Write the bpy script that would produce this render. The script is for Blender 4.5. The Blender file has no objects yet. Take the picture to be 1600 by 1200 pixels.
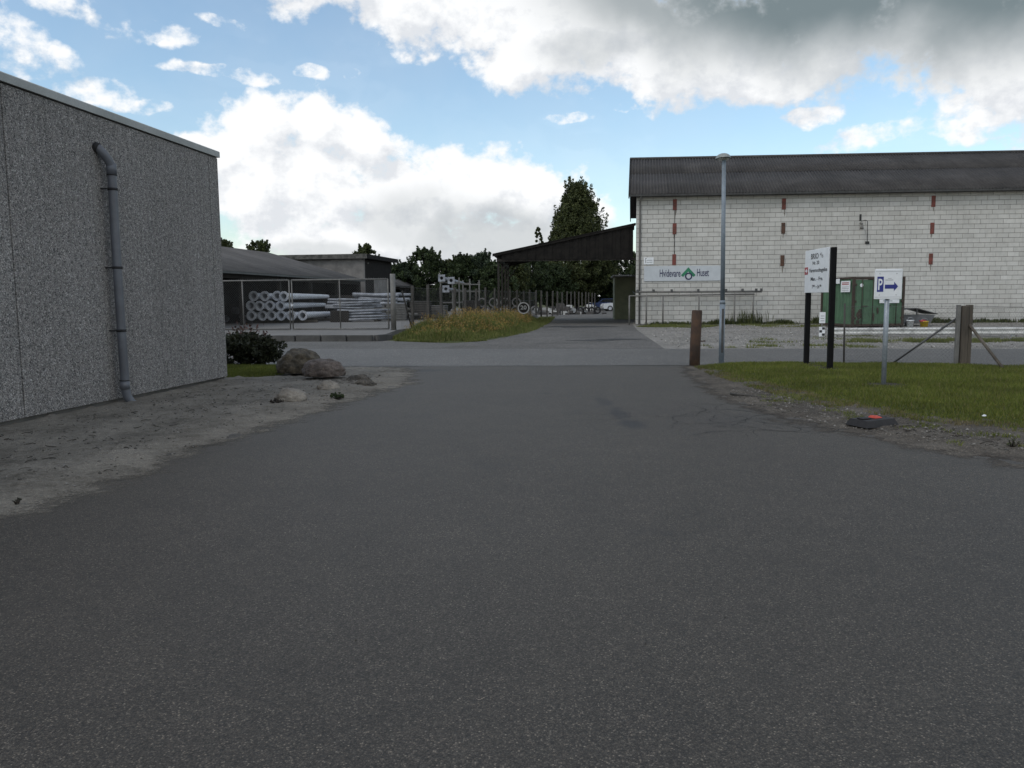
import bpy, bmesh, math, random
import numpy as np
from mathutils import Vector, Matrix, noise as mnoise
R = math.radians
random.seed(7)
rng = np.random.default_rng(7)
S = bpy.context.scene
COL = S.collection
PI = math.pi

# ------------------------------------------------------------------ camera
cam_d = bpy.data.cameras.new('camera')
cam_d.sensor_width = 36.0
cam_d.lens = 1240 / 1600 * 36.0
cam_d.clip_start = 0.05
cam_d.clip_end = 3000
cam = bpy.data.objects.new('camera', cam_d)
COL.objects.link(cam)
_p, _r = R(6.17), R(0.5)
_F = Vector((0, math.cos(_p), -math.sin(_p)))
_U0 = Vector((0, math.sin(_p), math.cos(_p)))
_X = Vector((1, 0, 0)) * math.cos(_r) - _U0 * math.sin(_r)
_U = _U0 * math.cos(_r) + Vector((1, 0, 0)) * math.sin(_r)
m = Matrix.Identity(4)
for i in range(3):
    m[i][0], m[i][1], m[i][2] = _X[i], _U[i], -_F[i]
m[2][3] = 1.55
cam.matrix_world = m
S.camera = cam
S.view_settings.view_transform = 'Standard'
S.view_settings.look = 'None'
S.view_settings.exposure = 0.3
S.view_settings.gamma = 1.0
S.view_settings.use_curve_mapping = False
S.cycles.max_bounces = 6
S.cycles.use_denoising = True

# ------------------------------------------------------------------ node helpers
class NT:
    """tiny helper around a node tree"""
    def __init__(self, tree):
        self.t = tree
        self.n = tree.nodes
        self.l = tree.links
    def set(self, sock, v):
        if isinstance(v, bpy.types.NodeSocket):
            self.l.new(v, sock)
        elif v is not None:
            if hasattr(sock.default_value, '__len__') and not hasattr(v, '__len__'):
                v = [v] * len(sock.default_value)
            if hasattr(v, '__len__') and len(sock.default_value) == 4 and len(v) == 3:
                v = tuple(v) + (1,)
            sock.default_value = v
    def math(self, op, a, b=None, c=None, clamp=False):
        n = self.n.new('ShaderNodeMath'); n.operation = op; n.use_clamp = clamp
        for s, v in zip(n.inputs, (a, b, c)):
            self.set(s, v)
        return n.outputs[0]
    def vmath(self, op, a, b=None, c=None, scale=None):
        n = self.n.new('ShaderNodeVectorMath'); n.operation = op
        for s, v in zip(n.inputs, (a, b, c)):
            self.set(s, v)
        if scale is not None:
            self.set(n.inputs['Scale'], scale)
        return n.outputs['Value'] if op in ('LENGTH', 'DOT_PRODUCT', 'DISTANCE') else n.outputs[0]
    def noise(self, vec, scale, detail=4, rough=0.55, distortion=0):
        n = self.n.new('ShaderNodeTexNoise')
        self.set(n.inputs['Vector'], vec)
        n.inputs['Scale'].default_value = scale
        n.inputs['Detail'].default_value = detail
        n.inputs['Roughness'].default_value = rough
        n.inputs['Distortion'].default_value = distortion
        return n.outputs['Fac']
    def voronoi(self, vec, scale, feature='F1', out='Distance', detail=0, rough=0.5, rand=1.0):
        n = self.n.new('ShaderNodeTexVoronoi'); n.feature = feature
        self.set(n.inputs['Vector'], vec)
        n.inputs['Scale'].default_value = scale
        if 'Detail' in n.inputs and feature != 'DISTANCE_TO_EDGE':
            n.inputs['Detail'].default_value = detail
            n.inputs['Roughness'].default_value = rough
        n.inputs['Randomness'].default_value = rand
        return n.outputs[out]
    def ramp(self, fac, stops, interp='LINEAR'):
        n = self.n.new('ShaderNodeValToRGB')
        n.color_ramp.interpolation = interp
        e = n.color_ramp.elements
        while len(e) < len(stops):
            e.new(0.5)
        for k, (p, c) in enumerate(stops):
            e[k].position = p
            if not hasattr(c, '__len__'):
                c = (c, c, c)
            e[k].color = tuple(c) + (1,)
        self.set(n.inputs[0], fac)
        return n.outputs[0]
    def map(self, v, a, b, c=0.0, d=1.0, smooth=False):
        n = self.n.new('ShaderNodeMapRange')
        n.interpolation_type = 'SMOOTHSTEP' if smooth else 'LINEAR'
        for s, x in zip(n.inputs, (v, a, b, c, d)):
            self.set(s, x)
        return n.outputs[0]
    def mix(self, f, a, b, mode='MIX'):
        n = self.n.new('ShaderNodeMix'); n.data_type = 'RGBA'; n.blend_type = mode
        self.set(n.inputs[0], f); self.set(n.inputs[6], a); self.set(n.inputs[7], b)
        return n.outputs[2]
    def pos(self):
        return self.n.new('ShaderNodeNewGeometry').outputs['Position']
    def obj(self):
        return self.n.new('ShaderNodeTexCoord').outputs['Object']
    def bump(self, h, strength, dist=0.01):
        n = self.n.new('ShaderNodeBump')
        n.inputs['Strength'].default_value = strength
        n.inputs['Distance'].default_value = dist
        self.set(n.inputs['Height'], h)
        return n.outputs[0]

def new_mat(name):
    mt = bpy.data.materials.new(name); mt.use_nodes = True
    t = NT(mt.node_tree)
    b = t.n['Principled BSDF']
    return mt, t, b

# ------------------------------------------------------------------ sky: Nishita blue with procedural cloud
SUN_EL, SUN_AZ = R(44), R(-128)     # azimuth from +Y towards +X: behind and to the left
W = bpy.data.worlds.new('World')
S.world = W
W.use_nodes = True
W.cycles.sampling_method = 'MANUAL'
W.cycles.sample_map_resolution = 512

def pxdir(px, py):
    d = _F + _X * ((px - 800) / 1240) + _U * ((600 - py) / 1240)
    d.normalize()
    return math.atan2(d.x, d.y), math.asin(d.z)

# clouds of that day, as (azimuth, elevation, half width, half height) in radians
CLOUDS = [
 (-0.347,0.165,0.050,0.040),(-0.300,0.195,0.056,0.046),(-0.235,0.205,0.062,0.043),(-0.178,0.190,0.065,0.040),
 (-0.305,0.135,0.055,0.055),(-0.235,0.130,0.090,0.075),(-0.120,0.130,0.090,0.062),(-0.040,0.135,0.080,0.058),
 (0.035,0.115,0.075,0.050),(0.085,0.095,0.055,0.045),(-0.320,0.070,0.055,0.028),(-0.170,0.075,0.200,0.045),(0.000,0.065,0.160,0.050),
 (-0.18,0.010,0.32,0.070),(0.05,0.010,0.30,0.060),
 (-0.290,0.365,0.075,0.036),(-0.215,0.352,0.110,0.040),(-0.135,0.345,0.100,0.050),(-0.035,0.330,0.120,0.055),(0.050,0.320,0.130,0.072),(0.020,0.278,0.075,0.038),
 (0.130,0.300,0.110,0.072),(0.200,0.275,0.120,0.060),(0.280,0.290,0.160,0.072),(0.400,0.300,0.180,0.092),(0.520,0.290,0.160,0.110),
 (0.560,0.220,0.100,0.060),(0.620,0.180,0.090,0.060),(0.300,0.240,0.100,0.025),(-0.10,0.40,0.20,0.05),(0.20,0.42,0.35,0.12),(0.5,0.42,0.3,0.14),
 (0.530,0.178,0.085,0.020),(0.420,0.178,0.060,0.013),(0.355,0.205,0.035,0.012),(0.140,0.222,0.018,0.008),(0.068,0.217,0.028,0.008),
 (-0.485,0.302,0.050,0.018),(-0.435,0.292,0.060,0.017),(-0.385,0.286,0.030,0.012),(-0.330,0.306,0.034,0.008),(-0.120,0.290,0.050,0.018),
 (-0.345,0.252,0.060,0.009),(-0.300,0.256,0.028,0.012),(-0.240,0.264,0.022,0.010),(-0.190,0.262,0.014,0.007),
 (-0.565,0.262,0.045,0.024),(-0.520,0.245,0.050,0.020),(-0.470,0.222,0.050,0.015),(-0.420,0.212,0.035,0.010),
]
SHADES = [(0.40,0.350,0.34,0.125,1.0),(0.55,0.350,0.27,0.14,1.0),(0.24,0.355,0.24,0.085,0.75),(0.02,0.40,0.3,0.04,0.35),(0.28,0.50,0.7,0.15,1.0),
          (-0.02,0.085,0.13,0.042,0.42),(-0.125,0.100,0.06,0.045,0.28),(0.05,0.05,0.12,0.03,0.3),(-0.24,0.052,0.12,0.022,0.3),(0.46,0.245,0.16,0.03,0.35),(0.12,0.285,0.12,0.03,.35)]

def field_group():
    g = bpy.data.node_groups.new('cloud_field', 'ShaderNodeTree')
    g.interface.new_socket('Dir', in_out='INPUT', socket_type='NodeSocketVector')
    g.interface.new_socket('Field', in_out='OUTPUT', socket_type='NodeSocketFloat')
    t = NT(g)
    gi = g.nodes.new('NodeGroupInput'); go = g.nodes.new('NodeGroupOutput')
    d0 = t.vmath('NORMALIZE', gi.outputs[0])
    # wobble the direction so that no outline stays an ellipse
    w = t.n.new('ShaderNodeTexNoise'); w.inputs['Scale'].default_value = 11; w.inputs['Detail'].default_value = 5
    t.l.new(d0, w.inputs['Vector'])
    wob = t.vmath('SCALE', t.vmath('SUBTRACT', w.outputs['Color'], (0.5, 0.5, 0.5)), scale=0.045)
    d = t.vmath('ADD', d0, wob)
    s = t.n.new('ShaderNodeSeparateXYZ'); t.l.new(d, s.inputs[0])
    az = t.math('ARCTAN2', s.outputs[0], s.outputs[1])
    el = t.math('ARCSINE', s.outputs[2])
    c = t.n.new('ShaderNodeCombineXYZ'); t.l.new(az, c.inputs[0]); t.l.new(el, c.inputs[1])
    P = c.outputs[0]
    best = None; bsmall = None
    for a, e, ra, re in CLOUDS:
        v = t.vmath('MULTIPLY_ADD', P, (1 / ra, 1 / re, 0), (-a / ra, -e / re, 0))
        L = t.math('MULTIPLY', t.vmath('LENGTH', v), 0.86)
        if re < 0.031 and ra < 0.1:
            bsmall = L if bsmall is None else t.math('SMOOTH_MIN', bsmall, L, 0.25)
        else:
            best = L if best is None else t.math('SMOOTH_MIN', best, L, 0.25)
    blob = t.math('SUBTRACT', 1.0, best)
    small = t.math('MULTIPLY', t.math('SUBTRACT', 1.06, bsmall), 0.78)
    blob = t.math('MAXIMUM', blob, t.math('MINIMUM', small, 0.32))
    # everywhere else: broken cumulus of the same kind
    sz = t.math('ADD', s.outputs[2], 0.28)
    pr = t.vmath('DIVIDE', d, t.n.new('ShaderNodeCombineXYZ').outputs[0])
    cx = pr.node.inputs[1].links[0].from_node
    for k in range(3):
        t.l.new(sz, cx.inputs[k])
    gen = t.math('SUBTRACT', t.noise(pr, 1.5, 4, 0.55), 0.43)
    gen = t.math('MULTIPLY', gen, 5.0)
    out1 = t.map(t.math('ABSOLUTE', az), 0.62, 0.82, 0, 1, True)
    out2 = t.map(el, 0.42, 0.56, 0, 1, True)
    out = t.math('MAXIMUM', out1, out2)
    gen = t.math('ADD', gen, t.map(out, 0, 1, -4.0, 0.0))
    f = t.math('MAXIMUM', blob, gen)
    # cauliflower relief
    st = t.vmath('MULTIPLY', d0, (1, 1, 1.25))
    bil = t.voronoi(st, 17, 'F1', 'Distance', 3, 0.5)
    fb = t.noise(st, 26, 7, 0.62)
    rel = t.math('ADD', t.math('MULTIPLY', t.math('SUBTRACT', 0.38, bil), 0.75), t.math('ADD', t.math('MULTIPLY', t.math('SUBTRACT', fb, 0.5), 1.5), t.math('MULTIPLY', t.math('SUBTRACT', t.noise(st, 75, 5, 0.6), 0.5), 0.85)))
    f = t.math('ADD', t.math('MULTIPLY', t.math('MINIMUM', f, 0.72), 2.0), -0.02)
    f = t.math('ADD', f, rel)
    t.l.new(f, go.inputs[0])
    return g

def build_world():
    t = NT(W.node_tree)
    for n in list(t.n):
        t.n.remove(n)
    out = t.n.new('ShaderNodeOutputWorld')
    sky = t.n.new('ShaderNodeTexSky'); sky.sky_type = 'NISHITA'
    sky.sun_disc = False
    sky.sun_elevation = SUN_EL; sky.sun_rotation = SUN_AZ
    sky.air_density = 1.0; sky.dust_density = 1.3; sky.ozone_density = 0.6
    bg1 = t.n.new('ShaderNodeBackground'); bg1.inputs['Strength'].default_value = 0.15
    t.l.new(t.mix(1.0, sky.outputs[0], (0.99, 1.045, 1.0), 'MULTIPLY'), bg1.inputs['Color'])
    dirv = t.vmath('NORMALIZE', t.n.new('ShaderNodeTexCoord').outputs['Generated'])
    grp = field_group()
    def F(v):
        n = t.n.new('ShaderNodeGroup'); n.node_tree = grp
        t.l.new(v, n.inputs[0]); return n.outputs[0]
    f0 = F(dirv)
    f1 = F(t.vmath('ADD', dirv, (-0.020, -0.004, 0.026)))
    alpha = t.math('MAXIMUM', t.map(f0, -0.18, 0.52, 0, 1, True), t.map(t.noise(dirv, 5, 4, 0.6), 0.35, 0.7, 0.0, 0.14))
    rel = t.math('SUBTRACT', f0, f1)
    s = t.n.new('ShaderNodeSeparateXYZ'); t.l.new(dirv, s.inputs[0])
    az = t.math('ARCTAN2', s.outputs[0], s.outputs[1]); el = t.math('ARCSINE', s.outputs[2])
    wn = t.n.new('ShaderNodeTexNoise'); wn.inputs['Scale'].default_value = 7; wn.inputs['Detail'].default_value = 5
    t.l.new(dirv, wn.inputs['Vector'])
    c = t.n.new('ShaderNodeCombineXYZ'); t.l.new(az, c.inputs[0]); t.l.new(el, c.inputs[1])
    P = t.vmath('ADD', c.outputs[0], t.vmath('SCALE', t.vmath('SUBTRACT', wn.outputs['Color'], (0.5, 0.5, 0.5)), scale=0.10))
    sh = None
    for a, e, ra, re, k in SHADES:
        v = t.vmath('MULTIPLY_ADD', P, (1 / ra, 1 / re, 0), (-a / ra, -e / re, 0))
        x = t.map(t.vmath('LENGTH', v), 1.15, 0.40, 0, k, True)
        sh = x if sh is None else t.math('MAXIMUM', sh, x)
    sh = t.math('MULTIPLY', sh, t.map(f0, -0.2, 0.8, 0.45, 1.0, True))
    lit = t.math('MULTIPLY_ADD', rel, t.map(sh, 0, 0.8, 0.40, 0.06), 0.94)
    lit = t.math('MINIMUM', t.math('MAXIMUM', lit, 0.70), 1.0)
    bright = t.mix(lit, (0.19, 0.24, 0.33), (0.82, 0.83, 0.84))
    colr = t.mix(t.math('MULTIPLY', sh, 0.97), bright, (0.145, 0.188, 0.205))
    bg2 = t.n.new('ShaderNodeBackground'); bg2.inputs['Strength'].default_value = 1.0
    t.l.new(colr, bg2.inputs['Color'])
    mx = t.n.new('ShaderNodeMixShader')
    t.l.new(alpha, mx.inputs[0]); t.l.new(bg1.outputs[0], mx.inputs[1]); t.l.new(bg2.outputs[0], mx.inputs[2])
    t.l.new(mx.outputs[0], out.inputs[0])
build_world()

sun_d = bpy.data.lights.new('sun', 'SUN')
sun_d.energy = 0.5
sun_d.angle = R(18)
sun_d.color = (1.0, 0.95, 0.88)
sun = bpy.data.objects.new('sun', sun_d); COL.objects.link(sun)
sv = Vector((math.sin(SUN_AZ) * math.cos(SUN_EL), math.cos(SUN_AZ) * math.cos(SUN_EL), math.sin(SUN_EL)))
sun.rotation_euler = sv.to_track_quat('Z', 'Y').to_euler()
sun.location = sv * 60

# ------------------------------------------------------------------ object helpers
def tag(o, label=None, cat=None, group=None, kind=None):
    if label: o['label'] = label
    if cat: o['category'] = cat
    if group: o['group'] = group
    if kind: o['kind'] = kind
    return o

def thing(name, label, cat, loc=(0, 0, 0), rz=0.0, group=None):
    o = bpy.data.objects.new(name, None)
    o.empty_display_size = 0.2
    COL.objects.link(o)
    o.location = loc; o.rotation_euler = (0, 0, rz)
    return tag(o, label, cat, group)

def link(name, me, mat=None, parent=None, loc=None, rot=None, kind=None):
    o = bpy.data.objects.new(name, me)
    COL.objects.link(o)
    if mat is not None and len(me.materials) == 0:
        me.materials.append(mat)
    if parent is not None: o.parent = parent
    if loc is not None: o.location = loc
    if rot is not None: o.rotation_euler = rot
    if kind: o['kind'] = kind
    return o

class MB:
    def __init__(self):
        self.v = []; self.f = []; self.smooth = []
    def add(self, vs, fs, smooth=False):
        b = len(self.v)
        self.v += [tuple(v) for v in vs]
        self.f += [tuple(b + i for i in f) for f in fs]
        self.smooth += [smooth] * len(fs)
        return self
    def box(self, x0, y0, z0, x1, y1, z1):
        vs = [(x0,y0,z0),(x1,y0,z0),(x1,y1,z0),(x0,y1,z0),(x0,y0,z1),(x1,y0,z1),(x1,y1,z1),(x0,y1,z1)]
        return self.add(vs, [(0,3,2,1),(4,5,6,7),(0,1,5,4),(1,2,6,5),(2,3,7,6),(3,0,4,7)])
    def cbox(self, x0, y0, z0, x1, y1, z1, c=0.008):
        """box with chamfered edges"""
        bm = bmesh.new()
        bmesh.ops.create_cube(bm, size=1)
        for v in bm.verts:
            v.co = Vector((x0 + (v.co.x + .5) * (x1 - x0), y0 + (v.co.y + .5) * (y1 - y0), z0 + (v.co.z + .5) * (z1 - z0)))
        bmesh.ops.bevel(bm, geom=bm.edges[:], offset=c, segments=1, affect='EDGES')
        bm.verts.index_update()
        self.add([v.co for v in bm.verts], [[v.index for v in f.verts] for f in bm.faces])
        bm.free(); return self
    def prism(self, poly, axis, a, b):
        """extrude a 2D outline along axis from a to b; poly in the two other axes (cyclic order)"""
        def P(p, h):
            if axis == 'x': return (h, p[0], p[1])
            if axis == 'y': return (p[0], h, p[1])
            return (p[0], p[1], h)
        n = len(poly)
        vs = [P(p, a) for p in poly] + [P(p, b) for p in poly]
        fs = [tuple(range(n))[::-1], tuple(range(n, 2 * n))] + [(i, (i + 1) % n, n + (i + 1) % n, n + i) for i in range(n)]
        return self.add(vs, fs)
    def tube(self, pts, r, seg=12, caps=True, smooth=True):
        """sweep a circle along pts; r is a number or a list"""
        pts = [Vector(p) for p in pts]
        rs = r if hasattr(r, '__len__') else [r] * len(pts)
        vs, fs = [], []
        up = None
        for i, p in enumerate(pts):
            if i == 0: d = pts[1] - p
            elif i == len(pts) - 1: d = p - pts[i - 1]
            else: d = (pts[i + 1] - p).normalized() + (p - pts[i - 1]).normalized()
            d.normalize()
            if up is None:
                up = Vector((0, 0, 1)) if abs(d.z) < 0.9 else Vector((0, 1, 0))
            a = d.cross(up).normalized(); b = a.cross(d).normalized()
            up = b
            for k in range(seg):
                t = 2 * PI * k / seg
                vs.append(p + a * (math.cos(t) * rs[i]) + b * (math.sin(t) * rs[i]))
        for i in range(len(pts) - 1):
            for k in range(seg):
                k2 = (k + 1) % seg
                fs.append((i * seg + k, i * seg + k2, (i + 1) * seg + k2, (i + 1) * seg + k))
        self.add(vs, fs, smooth)
        if caps:
            n0 = len(self.v) - len(vs)
            self.f.append(tuple(n0 + k for k in range(seg))[::-1]); self.smooth.append(False)
            self.f.append(tuple(n0 + (len(pts) - 1) * seg + k for k in range(seg))); self.smooth.append(False)
        return self
    def lathe(self, prof, seg=20, c=(0, 0, 0), smooth=True):
        vs, fs = [], []
        for (r, z) in prof:
            for k in range(seg):
                t = 2 * PI * k / seg
                vs.append((c[0] + r * math.cos(t), c[1] + r * math.sin(t), c[2] + z))
        for i in range(len(prof) - 1):
            for k in range(seg):
                k2 = (k + 1) % seg
                fs.append((i * seg + k, i * seg + k2, (i + 1) * seg + k2, (i + 1) * seg + k))
        return self.add(vs, fs, smooth)
    def mesh(self, name):
        me = bpy.data.meshes.new(name)
        me.from_pydata(self.v, [], self.f)
        me.polygons.foreach_set('use_smooth', self.smooth)
        me.update()
        return me
    def build(self, name, mat, parent=None, loc=None, rot=None, kind=None):
        return link(name, self.mesh(name), mat, parent, loc, rot, kind)

def np_mesh(name, verts, faces):
    """verts (n,3) array, faces (m,k) array with k = 3 or 4"""
    me = bpy.data.meshes.new(name)
    k = faces.shape[1]
    me.vertices.add(len(verts)); me.vertices.foreach_set('co', np.asarray(verts, np.float32).ravel())
    me.loops.add(faces.size); me.loops.foreach_set('vertex_index', np.asarray(faces, np.int32).ravel())
    me.polygons.add(len(faces)); me.polygons.foreach_set('loop_start', np.arange(0, faces.size, k, dtype=np.int32))
    me.update(calc_edges=True)
    me.validate()
    return me

def copy_tree(o, parent=None):
    c = o.copy(); COL.objects.link(c)
    if parent is not None:
        c.parent = parent
        c.matrix_parent_inverse = Matrix.Identity(4)
    for ch in list(o.children):
        copy_tree(ch, c)
    return c

def text_mesh(body, w, h, name='lettering', extr=0.002, bold=0.018):
    cu = bpy.data.curves.new(name, 'FONT'); cu.body = body; cu.extrude = extr
    cu.resolution_u = 3; cu.offset = bold; cu.align_x = 'CENTER'
    o = bpy.data.objects.new(name, cu); COL.objects.link(o)
    me = bpy.data.meshes.new_from_object(o.evaluated_get(bpy.context.evaluated_depsgraph_get()))
    bpy.data.objects.remove(o); bpy.data.curves.remove(cu)
    co = np.empty(len(me.vertices) * 3, np.float32); me.vertices.foreach_get('co', co); co = co.reshape(-1, 3)
    mn, mx = co.min(0), co.max(0)
    co[:, 0] = (co[:, 0] - (mn[0] + mx[0]) / 2) * (w / (mx[0] - mn[0]))
    co[:, 1] = (co[:, 1] - (mn[1] + mx[1]) / 2) * (h / (mx[1] - mn[1]))
    me.vertices.foreach_set('co', co.ravel()); me.update()
    me.name = name; me.materials.clear()
    return me

# ------------------------------------------------------------------ materials
def M(name, c1, c2=None, rough=0.8, scale=4.0, fine=40.0, bump=0.0, bd=0.01, metal=0.0, mixlo=0.35, mixhi=0.65, grain=0.12, world=False, spec=0.5, stretch=None):
    mt, t, b = new_mat(name)
    p = t.pos() if world else t.obj()
    if stretch: p = t.vmath('MULTIPLY', p, stretch)
    if c2 is None: c2 = tuple(x * 0.72 for x in c1)
    f = t.map(t.noise(p, scale, 6, 0.62), mixlo, mixhi, 0, 1, True)
    col = t.mix(f, c2, c1)
    g = t.noise(p, fine, 4, 0.6)
    col = t.mix(1.0, col, t.ramp(g, [(0.25, 1 - grain * 1.6), (0.75, 1 + grain)]), 'MULTIPLY')
    t.set(b.inputs['Base Color'], col)
    t.set(b.inputs['Roughness'], t.map(g, 0.2, 0.8, max(0.05, rough - 0.1), min(1, rough + 0.1)))
    b.inputs['Metallic'].default_value = metal
    b.inputs['Specular IOR Level'].default_value = spec
    if bump:
        t.set(b.inputs['Normal'], t.bump(g, bump, bd))
    return mt

def mat_asphalt(name, base, scale_agg, stains=(), warm=0.0, contrast=1.0, far=None, seam=True):
    mt, t, b = new_mat(name)
    p = t.pos()
    vc = t.n.new('ShaderNodeTexVoronoi'); vc.inputs['Scale'].default_value = scale_agg
    t.set(vc.inputs['Vector'], p)
    hsv = t.n.new('ShaderNodeSeparateColor'); t.l.new(vc.outputs['Color'], hsv.inputs[0])
    stone = t.ramp(hsv.outputs[0], [(0.0, 0.5), (0.45, 0.82), (0.8, 1.2), (0.92, 1.6), (1.0, 3.2)])
    pit = t.map(vc.outputs['Distance'], 0.25, 0.75, 1.1, 0.45)
    fine = t.noise(p, scale_agg * 0.45, 3, 0.7)
    big = t.noise(p, 0.35, 5, 0.6)
    mid = t.noise(p, 2.6, 6, 0.65)
    c = t.mix(1.0, base, stone, 'MULTIPLY')
    c = t.mix(1.0, c, pit, 'MULTIPLY')
    c = t.mix(1.0, c, t.ramp(fine, [(0.28, 0.55), (0.72, 1.48)]), 'MULTIPLY')
    c = t.mix(1.0, c, t.ramp(big, [(0.3, 0.88), (0.7, 1.12)]), 'MULTIPLY')
    c = t.mix(1.0, c, t.ramp(mid, [(0.28, 0.84), (0.72, 1.14)]), 'MULTIPLY')
    # a hint of coloured stone
    c = t.mix(t.math('MULTIPLY', hsv.outputs[1], 0.25), c, t.mix(1.0, c, (1.18, 0.98, 0.80), 'MULTIPLY'))
    for (sx, sy, rx, ry, k) in stains:
        q = t.vmath('MULTIPLY_ADD', p, (1 / rx, 1 / ry, 0), (-sx / rx, -sy / ry, 0))
        d = t.vmath('LENGTH', q)
        d = t.math('ADD', d, t.math('MULTIPLY', t.math('SUBTRACT', t.noise(p, 4.5, 5, 0.6), 0.5), 1.3))
        f = t.map(d, 1.0, 0.35, 0, k, True)
        c = t.mix(f, c, (0.012, 0.012, 0.013))
    t.set(b.inputs['Base Color'], c)
    so = t.n.new('ShaderNodeSeparateXYZ'); t.l.new(p, so.inputs[0])
    wob = t.math('MULTIPLY', t.math('SUBTRACT', t.noise(p, 0.5, 3, 0.5), 0.5), 1.6)
    trk = t.math('ABSOLUTE', t.math('SINE', t.math('MULTIPLY', t.math('ADD', so.outputs[0], wob), 1.75)))
    c = t.mix(1.0, c, t.ramp(trk, [(0.0, 0.93), (1.0, 1.06)]), 'MULTIPLY')      # polished wheel paths
    b.inputs['Roughness'].default_value = 0.68
    b.inputs['Specular IOR Level'].default_value = 0.55
    h = t.math('SUBTRACT', 1.0, vc.outputs['Distance'])
    t.set(b.inputs['Normal'], t.bump(h, 0.55, 0.004))
    return mt

def mat_ground(name, cols, sc, stone_scale=0.0, stone_mix=0.0, bump=0.5, bd=0.01, edge=None):
    """soil or gravel: cols = list of three colours dark..light"""
    mt, t, b = new_mat(name)
    p = t.pos()
    n1 = t.noise(p, sc, 8, 0.66)
    n2 = t.noise(p, sc * 13, 5, 0.7)
    n = t.math('ADD', t.math('MULTIPLY', n1, 0.6), t.math('MULTIPLY', n2, 0.4))
    c = t.ramp(n, [(0.33, cols[0]), (0.5, cols[1]), (0.66, cols[2])])
    h = n2
    if stone_scale:
        vc = t.n.new('ShaderNodeTexVoronoi'); vc.inputs['Scale'].default_value = stone_scale
        t.set(vc.inputs['Vector'], p)
        sp = t.n.new('ShaderNodeSeparateColor'); t.l.new(vc.outputs['Color'], sp.inputs[0])
        st = t.ramp(sp.outputs[0], [(0, 0.5), (0.5, 0.9), (0.85, 1.3), (1, 1.9)])
        pit = t.map(vc.outputs['Distance'], 0.2, 0.7, 1.12, 0.35)
        c = t.mix(stone_mix, c, t.mix(1.0, t.mix(1.0, c, st, 'MULTIPLY'), pit, 'MULTIPLY'))
        h = t.math('ADD', t.math('MULTIPLY', n2, 0.4), t.math('SUBTRACT', 1.0, vc.outputs['Distance']))
    t.set(b.inputs['Base Color'], c)
    b.inputs['Roughness'].default_value = 0.95
    b.inputs['Specular IOR Level'].default_value = 0.2
    t.set(b.inputs['Normal'], t.bump(h, bump, bd))
    if edge:      # thin spill of soil: patchy where the layer runs out
        at = t.n.new('ShaderNodeAttribute'); at.attribute_name = 'edge'
        nn = t.math('ADD', t.math('MULTIPLY', t.math('SUBTRACT', t.noise(p, 34, 5, 0.75), 0.5), edge[0]), t.math('MULTIPLY', t.math('SUBTRACT', t.noise(p, 3.2, 4, 0.6), 0.5), edge[0] * 1.2))
        t.set(b.inputs['Alpha'], t.map(t.math('ADD', at.outputs['Fac'], nn), edge[1], edge[2], 0, 1, True))
    return mt

def mat_leaf(name, cols, rough=0.6, trans=0.15, zbands=None):
    mt, t, b = new_mat(name)
    g = t.n.new('ShaderNodeNewGeometry')
    r = g.outputs['Random Per Island']
    stops = [(i / (len(cols) - 1), c) for i, c in enumerate(cols)]
    c = t.ramp(r, stops)
    cl = t.noise(g.outputs['Position'], 0.9, 3, 0.6)
    c = t.mix(1.0, c, t.ramp(cl, [(0.3, 0.72), (0.7, 1.28)]), 'MULTIPLY')
    t.set(b.inputs['Base Color'], c)
    b.inputs['Roughness'].default_value = rough
    b.inputs['Specular IOR Level'].default_value = 0.3
    if trans:
        tr = t.n.new('ShaderNodeBsdfTranslucent'); t.set(tr.inputs['Color'], c)
        mx = t.n.new('ShaderNodeMixShader'); mx.inputs[0].default_value = trans
        t.l.new(b.outputs[0], mx.inputs[1]); t.l.new(tr.outputs[0], mx.inputs[2])
        t.l.new(mx.outputs[0], t.n['Material Output'].inputs[0])
    return mt

def mat_block(name, single):
    """worn white paint on aerated concrete block, each block a little different"""
    mt, t, b = new_mat(name)
    p = t.pos()
    if single:
        r = t.n.new('ShaderNodeObjectInfo').outputs['Random']
    else:
        r = t.n.new('ShaderNodeNewGeometry').outputs['Random Per Island']
    c = t.ramp(r, [(0, (0.455, 0.447, 0.425)), (0.12, (0.505, 0.497, 0.473)), (0.85, (0.53, 0.522, 0.498)), (1, (0.575, 0.567, 0.543))])
    n1 = t.noise(p, 0.55, 6, 0.65)
    c = t.mix(1.0, c, t.ramp(n1, [(0.3, (0.88, 0.875, 0.86)), (0.65, (1.04, 1.04, 1.035))]), 'MULTIPLY')
    n2 = t.noise(t.vmath('MULTIPLY', p, (1, 1, 0.35)), 5, 7, 0.7)
    c = t.mix(1.0, c, t.ramp(n2, [(0.28, 0.86), (0.5, 1.0), (0.8, 1.05)]), 'MULTIPLY')
    sp = t.noise(p, 21, 4, 0.7)
    c = t.mix(t.map(sp, 0.66, 0.74, 0, 0.5), c, (0.25, 0.245, 0.23))
    t.set(b.inputs['Base Color'], c)
    b.inputs['Roughness'].default_value = 0.9
    b.inputs['Specular IOR Level'].default_value = 0.25
    t.set(b.inputs['Normal'], t.bump(sp, 0.4, 0.006))
    return mt

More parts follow.
